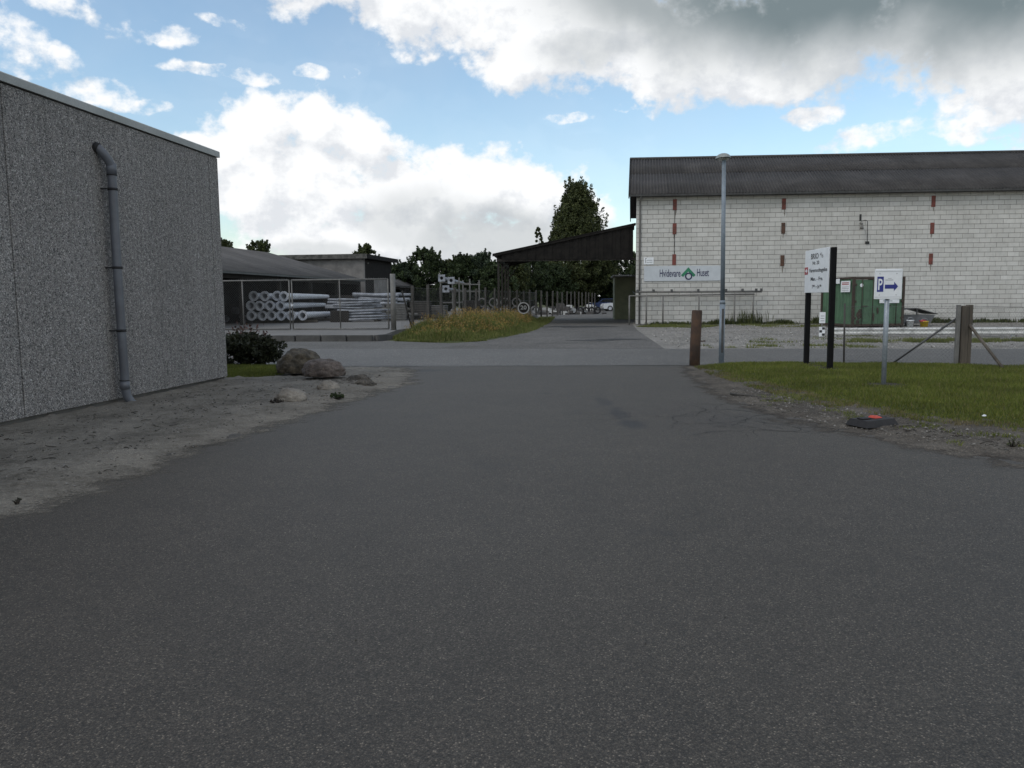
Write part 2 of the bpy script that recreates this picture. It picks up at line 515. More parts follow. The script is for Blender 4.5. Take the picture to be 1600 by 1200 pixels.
def mat_pebbledash(name):
    mt, t, b = new_mat(name)
    p = t.pos()
    vc = t.n.new('ShaderNodeTexVoronoi'); vc.inputs['Scale'].default_value = 70
    t.set(vc.inputs['Vector'], p)
    sp = t.n.new('ShaderNodeSeparateColor'); t.l.new(vc.outputs['Color'], sp.inputs[0])
    st = t.ramp(sp.outputs[0], [(0.0, (0.040, 0.040, 0.044)), (0.14, (0.096, 0.095, 0.098)), (0.3, (0.209, 0.203, 0.199)), (0.6, (0.271, 0.262, 0.255)), (0.85, (0.333, 0.323, 0.312)), (1.0, (0.520, 0.507, 0.497))])
    v2 = t.n.new('ShaderNodeTexVoronoi'); v2.inputs['Scale'].default_value = 27
    t.set(v2.inputs['Vector'], p)
    sp2 = t.n.new('ShaderNodeSeparateColor'); t.l.new(v2.outputs['Color'], sp2.inputs[0])
    st2 = t.ramp(sp2.outputs[1], [(0.0, 0.74), (0.2, 0.93), (0.8, 1.04), (1.0, 1.18)])
    c = t.mix(1.0, st, st2, 'MULTIPLY')
    gap = t.map(vc.outputs['Distance'], 0.45, 0.8, 0, 0.75)
    c = t.mix(gap, c, (0.12, 0.115, 0.11))
    big = t.noise(t.vmath('MULTIPLY', p, (1, 1, 0.4)), 0.8, 6, 0.6)
    c = t.mix(1.0, c, t.ramp(big, [(0.3, 0.90), (0.7, 1.08)]), 'MULTIPLY')
    stk = t.noise(t.vmath('MULTIPLY', p, (1, 1, 0.06)), 2.6, 6, 0.7)
    c = t.mix(1.0, c, t.ramp(stk, [(0.32, (0.91, 0.905, 0.90)), (0.5, (1.0, 1.0, 1.0)), (0.7, (1.03, 1.03, 1.03))]), 'MULTIPLY')
    c = t.mix(t.math('MULTIPLY', sp2.outputs[2], 0.3), c, t.mix(1.0, c, (1.08, 0.98, 0.90), 'MULTIPLY'))
    t.set(b.inputs['Base Color'], c)
    b.inputs['Roughness'].default_value = 0.8
    t.set(b.inputs['Normal'], t.bump(t.math('SUBTRACT', 1.0, vc.outputs['Distance']), 0.8, 0.01))
    return mt

def mat_roofsheet(name, c_dark, c_mid, c_light):
    mt, t, b = new_mat(name)
    p = t.pos()
    r = t.n.new('ShaderNodeObjectInfo').outputs['Random']
    n1 = t.noise(p, 0.8, 7, 0.68)
    n2 = t.noise(p, 9, 5, 0.7)
    n = t.math('ADD', t.math('MULTIPLY', n1, 0.55), t.math('MULTIPLY', n2, 0.45))
    c = t.ramp(n, [(0.33, c_dark), (0.5, c_mid), (0.68, c_light)])
    c = t.mix(1.0, c, t.ramp(r, [(0, 0.86), (1, 1.14)]), 'MULTIPLY')
    so = t.n.new('ShaderNodeSeparateXYZ'); t.l.new(p, so.inputs[0])
    c = t.mix(t.map(so.outputs[2], 0.018, -0.022, 0, 0.85, True), c, (0.008, 0.0075, 0.007))   # grime lying in the valleys
    li = t.noise(p, 5.5, 5, 0.75)
    c = t.mix(t.map(li, 0.64, 0.72, 0, 0.6), c, (0.20, 0.20, 0.17))
    t.set(b.inputs['Base Color'], c)
    b.inputs['Roughness'].default_value = 0.9
    t.set(b.inputs['Normal'], t.bump(n2, 0.3, 0.01))
    return mt

m_asphalt = mat_asphalt('asphalt', (0.058, 0.051, 0.0415), 150, stains=[(1.47, 9.6, 0.22, 0.50, 0.9), (1.43, 10.5, 0.16, 0.8, 0.8), (1.36, 11.7, 0.16, 0.7, 0.65), (-1.95, 17.2, 0.7, 0.5, 0.7), (0.55, 12.8, 0.12, 0.2, 0.5), (2.75, 9.9, 0.8, 0.7, 0.2), (-0.2, 7.2, 0.35, 0.22, 0.25), (0.9, 5.1, 0.2, 0.15, 0.25), (-1.2, 10.4, 0.3, 0.5, 0.2)])
m_street = mat_asphalt('street_asphalt', (0.112, 0.109, 0.102), 60)
m_patch = mat_asphalt('wet_patch', (0.03, 0.03, 0.03), 60)
m_crack = M('crack_tar', (0.012, 0.012, 0.012), rough=0.9)
m_field = mat_ground('rough_field', [(0.05, 0.055, 0.025), (0.075, 0.08, 0.035), (0.10, 0.095, 0.05)], 0.4)
m_gravel = mat_ground('gravel', [(0.18, 0.172, 0.155), (0.27, 0.255, 0.23), (0.38, 0.36, 0.335)], 0.5, 26, 0.6, 0.7, 0.02)
m_track = mat_ground('worn_track', [(0.10, 0.096, 0.09), (0.15, 0.144, 0.135), (0.20, 0.19, 0.178)], 0.45, 26, 0.6, 0.5, 0.015)
m_shoulder = mat_ground('shoulder', [(0.11, 0.108, 0.10), (0.15, 0.147, 0.14), (0.18, 0.175, 0.165)], 0.6, 22, 0.5, 0.5, 0.015)
m_dirt = mat_ground('sandy_dirt', [(0.085, 0.076, 0.063), (0.20, 0.182, 0.154), (0.29, 0.264, 0.224)], 1.1, 70, 0.35, 0.7, 0.012, edge=(0.75, -0.22, 0.16))
m_verge = mat_ground('verge_dirt', [(0.05, 0.043, 0.036), (0.11, 0.096, 0.08), (0.175, 0.155, 0.13)], 1.6, 60, 0.5, 0.8, 0.012, edge=(0.6, -0.2, 0.12))
m_verge_bare = mat_ground('bare_lawn_soil', [(0.035, 0.031, 0.022), (0.062, 0.055, 0.042), (0.10, 0.088, 0.07)], 1.6, 60, 0.5, 0.8, 0.012, edge=(0.35, -0.1, 0.12))
m_lawnsoil = mat_ground('lawn_soil', [(0.036, 0.042, 0.014), (0.055, 0.066, 0.020), (0.08, 0.082, 0.032)], 2.0)
m_slab = mat_ground('yard_concrete', [(0.15, 0.145, 0.138), (0.19, 0.184, 0.175), (0.225, 0.22, 0.21)], 0.5, 40, 0.2, 0.2, 0.005)
m_kerb = M('kerb_concrete', (0.10, 0.098, 0.095), (0.055, 0.054, 0.052), scale=1.5, bump=0.4, world=True)
m_agg = mat_pebbledash('exposed_aggregate')
m_conc = M('plain_concrete', (0.22, 0.21, 0.20), (0.14, 0.135, 0.13), scale=1.2, bump=0.3, world=True)
m_plinth = M('plinth_concrete', (0.12, 0.115, 0.105), (0.08, 0.078, 0.07), scale=2, bump=0.3, world=True)
m_coping = M('coping_metal', (0.36, 0.37, 0.36), (0.28, 0.29, 0.28), rough=0.45, scale=1.5, metal=0.0, world=True)
m_pvc = M('grey_pipe', (0.125, 0.135, 0.155), (0.095, 0.10, 0.115), rough=0.42, scale=3, grain=0.05)
m_black = M('black_paint', (0.007, 0.007, 0.0075), (0.005, 0.005, 0.0055), rough=0.8, grain=0.08, spec=0.15)
m_block1 = mat_block('painted_block', True)
m_blockn = mat_block('painted_block_field', False)
m_mortar = M('mortar', (0.21, 0.20, 0.188), (0.14, 0.132, 0.123), scale=1.2, world=True)
m_roof = mat_roofsheet('fibre_cement', (0.024, 0.022, 0.0215), (0.042, 0.039, 0.038), (0.075, 0.070, 0.067))
m_felt = mat_roofsheet('roof_felt', (0.060, 0.056, 0.054), (0.088, 0.083, 0.079), (0.125, 0.118, 0.11))
m_dark = M('dark_cladding', (0.016, 0.014, 0.0125), (0.009, 0.008, 0.0075), scale=3, world=True, rough=0.85, spec=0.2)
m_darkwood = M('dark_timber', (0.026, 0.021, 0.017), (0.014, 0.012, 0.010), scale=5, stretch=(1, 1, 0.15))
m_gutter = M('gutter_grey', (0.075, 0.076, 0.076), (0.05, 0.05, 0.05), rough=0.5)
m_rust = M('red_oxide_plate', (0.20, 0.052, 0.042), (0.11, 0.042, 0.03), scale=6, rough=0.75)
m_rustbrown = M('brown_rust_plate', (0.10, 0.050, 0.032), (0.055, 0.035, 0.026), scale=6, rough=0.8)
m_stain = M('rust_stain', (0.17, 0.15, 0.125), (0.30, 0.285, 0.26), scale=9, rough=0.9)
m_signpanel = M('sign_panel', (0.50, 0.53, 0.56), (0.46, 0.49, 0.52), rough=0.4, grain=0.03)
m_white = M('white_sheet', (0.74, 0.76, 0.78), (0.67, 0.69, 0.71), rough=0.4, grain=0.03, scale=6)
m_whitepaint = M('worn_white_paint', (0.62, 0.62, 0.60), (0.34, 0.34, 0.33), scale=3.5, rough=0.7, grain=0.15, mixlo=0.3, mixhi=0.55)
m_navy = M('navy_letter', (0.018, 0.018, 0.075), grain=0.02, rough=0.5)
m_blue = M('sign_blue', (0.012, 0.022, 0.21), (0.012, 0.02, 0.18), grain=0.02, rough=0.4)
m_green = M('logo_green', (0.02, 0.21, 0.105), grain=0.02, rough=0.5)
m_letter = M('black_letter', (0.02, 0.02, 0.025), grain=0.02, rough=0.5)
m_redlet = M('red_letter', (0.36, 0.04, 0.05), grain=0.02, rough=0.5)
m_grey_letter = M('grey_print', (0.25, 0.26, 0.28), grain=0.02)
m_galv = M('galvanised', (0.60, 0.62, 0.655), (0.42, 0.44, 0.475), rough=0.5, scale=7, metal=0.1, grain=0.08)
m_galvmid = M('weathered_galvanised', (0.34, 0.36, 0.395), (0.17, 0.18, 0.20), rough=0.55, scale=2.5, metal=0.1, grain=0.12)
m_galvdull = M('dull_galvanised', (0.17, 0.165, 0.155), (0.12, 0.118, 0.11), rough=0.6, scale=5)
m_lamppost = M('lamp_post_grey', (0.20, 0.24, 0.28), (0.15, 0.18, 0.21), rough=0.5, scale=4)
m_lamphead = M('lamp_head', (0.26, 0.28, 0.27), (0.19, 0.21, 0.20), rough=0.5)
m_lens = M('lamp_lens', (0.42, 0.44, 0.42), rough=0.25, grain=0.03)
m_psteel = M('sign_post_steel', (0.30, 0.335, 0.375), (0.24, 0.27, 0.30), rough=0.42, metal=0.3, scale=5)
m_wire = M('fence_wire', (0.13, 0.135, 0.135), (0.10, 0.10, 0.10), rough=0.5)
m_boll = M('rusty_bollard', (0.085, 0.047, 0.028), (0.042, 0.027, 0.02), scale=3.5, bump=0.4, rough=0.85)
m_oldwood = M('weathered_timber', (0.115, 0.095, 0.073), (0.06, 0.05, 0.04), scale=6, fine=60, stretch=(1, 1, 0.12), bump=0.5)
m_graywood = M('grey_fence_post', (0.072, 0.066, 0.059), (0.042, 0.039, 0.035), scale=5, stretch=(1, 1, 0.2))
m_greencont = M('container_green', (0.070, 0.145, 0.082), (0.052, 0.100, 0.060), scale=2.5, rough=0.6, mixlo=0.3, mixhi=0.6)
m_contrust = M('container_rust', (0.062, 0.042, 0.032), (0.035, 0.028, 0.022), scale=4, rough=0.85)
m_hut = M('olive_render', (0.22, 0.225, 0.14), (0.17, 0.175, 0.11), scale=1.5, world=True)
m_rubber = M('black_rubber', (0.022, 0.021, 0.023), (0.014, 0.014, 0.015), rough=0.8, scale=9, bump=0.3)
m_orange = M('orange_plastic', (0.55, 0.055, 0.02), (0.42, 0.04, 0.018), rough=0.5)
m_yellow = M('yellow_plastic', (0.60, 0.42, 0.02), (0.5, 0.34, 0.02), rough=0.45)
m_greymetal = M('grey_tub', (0.17, 0.175, 0.185), (0.12, 0.125, 0.13), scale=4, rough=0.55)
m_stone1 = M('mossy_boulder', (0.12, 0.097, 0.066), (0.042, 0.034, 0.023), scale=7, fine=34, bump=0.9, bd=0.02, grain=0.32, mixlo=0.33, mixhi=0.68)
m_stone2 = M('pink_granite', (0.15, 0.118, 0.10), (0.085, 0.067, 0.057), scale=7, fine=44, bump=0.9, bd=0.015, grain=0.3, mixlo=0.33, mixhi=0.68)
m_stone3 = M('pale_stone', (0.27, 0.24, 0.20), (0.16, 0.142, 0.118), scale=4, fine=40, bump=0.5, grain=0.2)
m_bark = M('bark', (0.05, 0.043, 0.034), (0.03, 0.026, 0.02), scale=4, stretch=(1, 1, 0.2), bump=0.6)
m_lf_dark = mat_leaf('leaf_dark', [(0.0162, 0.0270, 0.0121), (0.0297, 0.0459, 0.0175), (0.0459, 0.0675, 0.0243), (0.0648, 0.0891, 0.0324)])
m_lf_olive = mat_leaf('leaf_olive', [(0.0247, 0.0332, 0.0123), (0.0419, 0.0542, 0.0173), (0.0641, 0.0764, 0.0247), (0.0863, 0.0986, 0.0345)])
m_lf_conifer = mat_leaf('leaf_bluegreen', [(0.0162, 0.0284, 0.0162), (0.0270, 0.0432, 0.0243), (0.0432, 0.0621, 0.0351), (0.0540, 0.0783, 0.0405)])
m_lf_bush = mat_leaf('leaf_bush', [(0.010, 0.013, 0.007), (0.017, 0.021, 0.010), (0.026, 0.031, 0.014), (0.034, 0.040, 0.018)])
m_lf_red = mat_leaf('leaf_red', [(0.08, 0.04, 0.036), (0.10, 0.048, 0.042), (0.06, 0.042, 0.03), (0.14, 0.10, 0.09)])
m_grass = mat_leaf('lawn_grass', [(0.0610, 0.0812, 0.0126), (0.1000, 0.1253, 0.0189), (0.1318, 0.1566, 0.0273), (0.1830, 0.1798, 0.0441)], trans=0.25)
m_tall = mat_leaf('tall_grass', [(0.062, 0.090, 0.019), (0.105, 0.132, 0.030), (0.145, 0.156, 0.044), (0.20, 0.19, 0.075)], trans=0.25)
m_seed = mat_leaf('seed_heads', [(0.20, 0.135, 0.040), (0.26, 0.175, 0.045), (0.32, 0.23, 0.065), (0.17, 0.085, 0.05)], trans=0.2)
m_dry = mat_leaf('dry_grass', [(0.10, 0.085, 0.045), (0.15, 0.125, 0.06), (0.20, 0.165, 0.08)], trans=0.15)
m_twig = M('twig', (0.045, 0.035, 0.026), (0.025, 0.02, 0.015), scale=10)
m_carwhite = M('car_white', (0.62, 0.64, 0.66), (0.58, 0.60, 0.62), rough=0.3, grain=0.02)
m_carblue = M('car_blue', (0.03, 0.05, 0.13), rough=0.3, grain=0.02)
m_glass = M('dark_glass', (0.015, 0.018, 0.02), rough=0.1, grain=0.0)
m_cableplastic = M('cable_black', (0.02, 0.02, 0.02), rough=0.6)
m_scrap = M('scrap_metal', (0.11, 0.10, 0.095), (0.04, 0.038, 0.036), scale=2.5)

# ------------------------------------------------------------------ ground
def sheet(name, poly, z, mat, label=None, thick=None):
    me = bpy.data.meshes.new(name)
    bm = bmesh.new()
    vs = [bm.verts.new((x, y, z)) for x, y in poly]
    f = bm.faces.new(vs)
    if f.normal.z < 0: f.normal_flip()
    if thick:
        r = bmesh.ops.extrude_face_region(bm, geom=[f])
        for v in [g for g in r['geom'] if isinstance(g, bmesh.types.BMVert)]:
            v.co.z -= thick
        bmesh.ops.recalc_face_normals(bm, faces=bm.faces[:])
    bm.to_mesh(me); bm.free()
    return tag(link(name, me, mat), kind='structure')

def poly_sd(P, poly):
    """signed distance (positive inside) of points P (n,2) to a polygon"""
    poly = np.asarray(poly, float)
    a = poly; b = np.roll(poly, -1, 0)
    d = np.full(len(P), 1e9); inside = np.zeros(len(P), bool)
    for (ax, ay), (bx, by) in zip(a, b):
        e = np.array([bx - ax, by - ay]); w = P - [ax, ay]
        t = np.clip((w @ e) / (e @ e), 0, 1)
        d = np.minimum(d, np.hypot(*(w - t[:, None] * e).T))
        c = ((ay > P[:, 1]) != (by > P[:, 1]))
        with np.errstate(divide='ignore', invalid='ignore'):
            xi = (bx - ax) * (P[:, 1] - ay) / (by - ay if by != ay else 1e-9) + ax
        inside ^= c & (P[:, 0] < xi)
    return np.where(inside, d, -d)

def vnoise(P, sc, seed=0.0, octv=4):
    return np.array([mnoise.fractal(Vector((x * sc + seed, y * sc - seed, seed)), 0.9, 2.1, octv) for x, y in P])

def terrain(name, poly, step, mat, hmax, slope, rough, nsc, seed, edge_noise=0.12, zmin=-0.02, lumps=0.0, z0=0.0, reach=0.3):
    """uneven sheet: it rises out of the surface below along a ragged edge"""
    pa = np.asarray(poly); x0, y0 = pa.min(0) - 0.4; x1, y1 = pa.max(0) + 0.4
    xs = np.arange(x0, x1 + step, step); ys = np.arange(y0, y1 + step, step)
    gx, gy = np.meshgrid(xs, ys); P = np.c_[gx.ravel(), gy.ravel()]
    sd = poly_sd(P, poly)
    near = sd > -0.5
    n = np.zeros(len(P)); e = np.zeros(len(P))
    n[near] = vnoise(P[near], nsc, seed); e[near] = vnoise(P[near], 1.3, seed + 5, 5)
    s2 = sd + e * edge_noise
    z = np.clip(s2 * slope, zmin, hmax) + n * rough * np.clip(s2 * 4 + 0.5, 0, 1)
    if lumps:
        l = np.zeros(len(P)); l[near] = vnoise(P[near], nsc * 4, seed + 9)
        z += np.clip(l - 0.15, 0, 1) * lumps * np.clip(s2 * 3, 0, 1)
    z = np.where(sd < -reach, zmin, z) + z0
    nx, ny = len(xs), len(ys)
    idx = np.arange(nx * ny).reshape(ny, nx)
    q = np.stack([idx[:-1, :-1], idx[:-1, 1:], idx[1:, 1:], idx[1:, :-1]], -1).reshape(-1, 4)
    keep = (s2[q] > -reach).any(1)
    me = np_mesh(name, np.c_[P, z], q[keep])
    me.polygons.foreach_set('use_smooth', np.ones(len(me.polygons), bool))
    at = me.attributes.new('edge', 'FLOAT', 'POINT'); at.data.foreach_set('value', s2.astype(np.float32))
    def height(xy):
        ix = np.clip(((xy[:, 0] - x0) / step).round().astype(int), 0, nx - 1)
        iy = np.clip(((xy[:, 1] - y0) / step).round().astype(int), 0, ny - 1)
        return z.reshape(ny, nx)[iy, ix]
    return tag(link(name, me, mat), kind='structure'), height

sheet('ground', [(-900, -300), (900, -300), (900, 1500), (-900, 1500)], -0.04, m_field)
SD = -0.13    # the street and the sites along it are turned by this slope
def sl(y0, x): return y0 + SD * x
sheet('street', [(-60, sl(17.6, -60)), (60, sl(17.6, 60)), (60, sl(24.4, 60)), (-60, sl(24.4, -60))], 0.0, m_street)
yard_poly = [(-8, -22), (14, -22), (14, 16.4), (10.2, 16.6), (4.2, 18.0), (1.5, 18.12), (-2.4, 18.2), (-5.3, 18.7), (-8, 19.0)]
sheet('asphalt_yard', yard_poly, 0.006, m_asphalt)
sheet('gravel_ground', [(2.0, sl(24.4, 2)), (60, sl(24.4, 60)), (60, 70), (10, 130), (2, 130)], -0.006, m_gravel)
sheet('road_shoulder', [(-60, sl(24.4, -60)), (2.0, sl(24.4, 2)), (2.0, 60), (-6, 60), (-60, 60)], -0.010, m_shoulder)
trk = [(-2.4, sl(24.4, -2.4)), (4.6, sl(24.4, 4.6)), (5.2, 30), (6.0, 38), (7.0, 46), (9.0, 58), (14.0, 90), (15, 130), (6.5, 130), (5.5, 90), (2.2, 58), (1.5, 44), (0.9, 37), (-0.2, 32), (-1.2, 28.6)]
sheet('track', trk, -0.002, m_track)

# thin dark joint where the yard meets the street, cut ragged
def strip(name, pts, w0, w1, z, mat, seed=1, jag=0.4):
    rr = random.Random(seed); vs = []
    for i, (x, y) in enumerate(pts):
        a = pts[max(0, i - 1)]; b = pts[min(len(pts) - 1, i + 1)]
        d = Vector((b[0] - a[0], b[1] - a[1])).normalized(); nrm = Vector((-d.y, d.x))
        w = rr.uniform(w0, w1)
        vs += [(x + nrm.x * w, y + nrm.y * w, z), (x - nrm.x * w * rr.uniform(jag, 1), y - nrm.y * w * rr.uniform(jag, 1), z)]
    return MB().add(vs, [(2 * i, 2 * i + 1, 2 * i + 3, 2 * i + 2) for i in range(len(pts) - 1)])
js = [(-5.2 + k * 0.25, 18.67 - 0.115 * k * 0.25 if k < 12 else 18.3 - 0.02 * (k - 12)) for k in range(38)]
tag(strip('road_joint', js, 0.01, 0.045, 0.010, m_crack, 3).build('road_joint', m_crack), kind='structure')

def blotch(name, cx, cy, rx, ry, z, mat, seed, rot=0.0, n=40, jag=0.25):
    vs = []
    for k in range(n):
        a = 2 * PI * k / n
        q = 1 + jag * mnoise.fractal(Vector((math.cos(a) * 2 + seed, math.sin(a) * 2, seed)), 0.8, 2, 4)
        x, y = rx * q * math.cos(a), ry * q * math.sin(a)
        vs.append((cx + x * math.cos(rot) - y * math.sin(rot), cy + x * math.sin(rot) + y * math.cos(rot)))
    return sheet(name, vs, z, mat)
blotch('tarmac_patch', 2.95, 28.9, 0.9, 0.5, 0.004, m_patch, 2, -0.1, 60, 0.6)
blotch('tarmac_patch', 4.1, 29.4, 0.8, 0.35, 0.008, m_patch, 5, -0.1, 60, 0.6)
blotch('tarmac_patch', 3.9, 42.5, 1.9, 1.0, 0.004, m_patch, 9, -0.1, 60, 0.7)

# cracks in the asphalt beside the right-hand verge
cr = MB()
rr = random.Random(21)
def crack(x, y, a, n, w, depth=0):
    pts = [(x, y)]
    for k in range(n):
        a += rr.uniform(-0.7, 0.7)
        x += math.cos(a) * 0.09; y += math.sin(a) * 0.09
        pts.append((x, y))
        if depth < 2 and rr.random() < 0.16:
            crack(x, y, a + rr.choice((-1.1, 1.1)), n // 2, w * 0.7, depth + 1)
    s = strip('c', pts, w * 0.2, w * 0.8, 0.0095 + 0.0003 * depth, m_crack, int(x * 1000) % 997)
    cr.add(s.v, s.f)
for (x, y, a, n, w) in [(2.55, 11.3, -0.9, 20, 0.009), (2.6, 10.9, -0.5, 18, 0.012), (2.9, 10.2, -0.55, 16, 0.010), (3.0, 9.75, -0.7, 16, 0.013), (2.75, 9.6, -0.1, 12, 0.009), (3.3, 9.3, -0.8, 12, 0.012), (3.2, 8.9, -0.4, 12, 0.009), (2.5, 10.6, 0.2, 10, 0.007)]:
    crack(x, y, a, n, w)
tag(cr.build('asphalt_crack', m_crack), kind='structure')

# left dirt strip in front of the concrete building
dirt_poly = [(-7.2, 3.0), (-3.95, 4.2), (-3.72, 5.4), (-3.55, 6.1), (-3.4, 6.9), (-3.3, 8.0), (-3.08, 9.3), (-2.78, 10.6), (-2.45, 12.4), (-2.15, 13.6), (-1.92, 14.6), (-2.0, 15.4), (-2.1, 16.6), (-2.4, 17.8), (-5.2, 18.5), (-7.5, 18.8), (-7.5, 10)]
_, h_dirt = terrain('dirt_strip', dirt_poly, 0.055, m_dirt, 0.04, 0.07, 0.012, 1.6, 3.0, 0.16, zmin=0.0085, lumps=0.05, reach=0.55)
grass_l = [(-5.3, 15.5), (-4.75, 15.6), (-4.55, 16.3), (-4.6, 17.2), (-4.9, 18.2), (-7.6, 18.7), (-7.6, 15.5)]
_, h_gl = terrain('corner_lawn', grass_l, 0.08, m_lawnsoil, 0.06, 0.25, 0.01, 2.0, 8.0, 0.08)
# right verge and lawn
verge_poly = [(4.0, 17.75), (3.72, 16.6), (3.5, 15.0), (3.32, 13.4), (3.24, 11.8), (3.42, 9.95), (3.85, 8.7), (4.15, 7.95), (4.5, 7.1), (5.2, 6.1), (7, 4.4), (12, 2), (14, 2), (14, 10), (9, 17.0), (6, 17.95)]
_, h_verge = terrain('verge', verge_poly, 0.06, m_verge, 0.042, 0.08, 0.012, 1.7, 12.0, 0.16, zmin=0.0085, lumps=0.045, reach=0.5)
lawn_poly = [(4.25, 17.75), (4.05, 17.0), (4.1, 15.1), (4.3, 13.2), (4.35, 12.0), (4.45, 10.9), (4.85, 10.0), (5.3, 9.35), (5.75, 8.7), (6.6, 7.7), (8, 6.4), (12, 4), (14, 4), (14, 16.0), (10.2, 16.45), (9.4, 17.05), (6.2, 17.9)]
_, h_lawn = terrain('lawn', lawn_poly, 0.08, m_lawnsoil, 0.085, 0.16, 0.012, 1.2, 17.0, 0.18)
for k, (hx, hy, rx_, ry_) in enumerate([(6.1, 12.93, 0.44, 0.36), (6.38, 16.4, 0.2, 0.7), (6.34, 15.7, 0.3, 0.22)]):
    bp = [(hx + rx_ * math.cos(2 * PI * q / 24), hy + ry_ * math.sin(2 * PI * q / 24)) for q in range(24)]
    terrain('bare_soil', bp, 0.04, m_verge_bare, 0.014, 0.1, 0.014, 3.0, 40.0 + k, 0.14, zmin=0.0, z0=0.080, reach=0.25)
# grassy mound along the fence
mound_poly = [(-4.75, 30.8), (-4.3, 29.8), (-2.3, 28.3), (-1.1, 29.3), (-0.15, 32.9), (0.85, 37.3), (1.5, 44), (2.0, 54), (2.3, 62), (1.5, 61), (-4.9, 35.0)]
_, h_mound = terrain('grass_bank', mound_poly, 0.22, m_lawnsoil, 0.12, 0.12, 0.03, 0.6, 23.0, 0.4)

# yard slab behind the gate, with its kerb
slab_poly = [(-4.85, 30.6), (-5.15, 29.82), (-30, 29.82 + 0.13 * 24.85), (-50, 60), (-30, 110), (3.0, 110), (2.0, 62), (1.1, 58.5), (-5.0, 34.9)]
sheet('yard_slab', slab_poly, 0.22, m_slab, thick=0.3)
kb = None
for k in range(14):
    L = 0.96
    o = 0.02
    if kb is None:
        kb = MB().cbox(0, -0.14, -0.05, L, 0.0, 0.235, 0.02).mesh('kerb_stone')
    x = -5.15 - (k + 1) * 1.0
    ks = link('kerb_stone', kb, m_kerb, bpy.data.objects['yard_slab'], (x, 29.80 + 0.13 * (k + 1) + random.uniform(-0.012, 0.012), random.uniform(-0.012, 0.008)), (0, 0, -0.13 + random.uniform(-0.012, 0.012)))
link('kerb_stone', kb, m_kerb, bpy.data.objects['yard_slab'], (-5.13, 29.80, -0.005), (0, 0, 1.1))

# ------------------------------------------------------------------ vegetation helpers
def blades(name, P, z, h, w, mat, lean=0.5, label=None, kind='stuff', parent=None, seg2=False):
    n = len(P)
    a = rng.uniform(0, 2 * PI, n); la = rng.uniform(0, 2 * PI, n)
    dx, dy = np.cos(a) * w / 2, np.sin(a) * w / 2
    lx, ly = np.cos(la) * h * lean * rng.uniform(0.1, 1, n), np.sin(la) * h * lean * rng.uniform(0.1, 1, n)
    b0 = np.c_[P[:, 0] - dx, P[:, 1] - dy, z]; b1 = np.c_[P[:, 0] + dx, P[:, 1] + dy, z]
    tp = np.c_[P[:, 0] + lx, P[:, 1] + ly, z + h]
    if not seg2:
        V = np.stack([b0, b1, tp], 1).reshape(-1, 3); Fc = np.arange(3 * n).reshape(-1, 3)
    else:
        m0 = np.c_[P[:, 0] - dx * .8 + lx * .35, P[:, 1] - dy * .8 + ly * .35, z + h * .6]
        m1 = np.c_[P[:, 0] + dx * .8 + lx * .35, P[:, 1] + dy * .8 + ly * .35, z + h * .6]
        V = np.stack([b0, b1, m1, m0, tp], 1).reshape(-1, 3)
        i = np.arange(n)[:, None] * 5
        Fc = np.concatenate([i + [0, 1, 2], i + [0, 2, 3], i + [3, 2, 4]])
    o = link(name, np_mesh(name, V, Fc), mat, parent)
    if kind: o['kind'] = kind
    return o

def sample_poly(poly, n, margin=0.0, seed_noise=None):
    pa = np.asarray(poly); x0, y0 = pa.min(0); x1, y1 = pa.max(0)
    out = []
    tot = 0
    while tot < n:
        P = np.c_[rng.uniform(x0, x1, n * 2), rng.uniform(y0, y1, n * 2)]
        P = P[poly_sd(P, poly) > margin]
        out.append(P); tot += len(P)
    return np.concatenate(out)[:n]

def leaf_cloud(centers, radii, per, size, flat=0.0):
    """leaf quads scattered round clump centres"""
    n = len(centers) * per
    c = np.repeat(centers, per, 0); r = np.repeat(radii, per)
    u = rng.normal(size=(n, 3)); u /= np.linalg.norm(u, axis=1)[:, None]
    rad = r * rng.uniform(0.35, 1.0, n) ** 0.6
    p = c + u * rad[:, None]
    d1 = rng.normal(size=(n, 3)); d1 /= np.linalg.norm(d1, axis=1)[:, None]
    d2 = np.cross(d1, rng.normal(size=(n, 3))); d2 /= np.linalg.norm(d2, axis=1)[:, None]
    s = size * rng.uniform(0.6, 1.3, n)[:, None]
    V = np.stack([p - d1 * s, p + d2 * s * 0.45, p + d1 * s, p - d2 * s * 0.45], 1).reshape(-1, 3)
    return V, np.arange(4 * n).reshape(-1, 4)

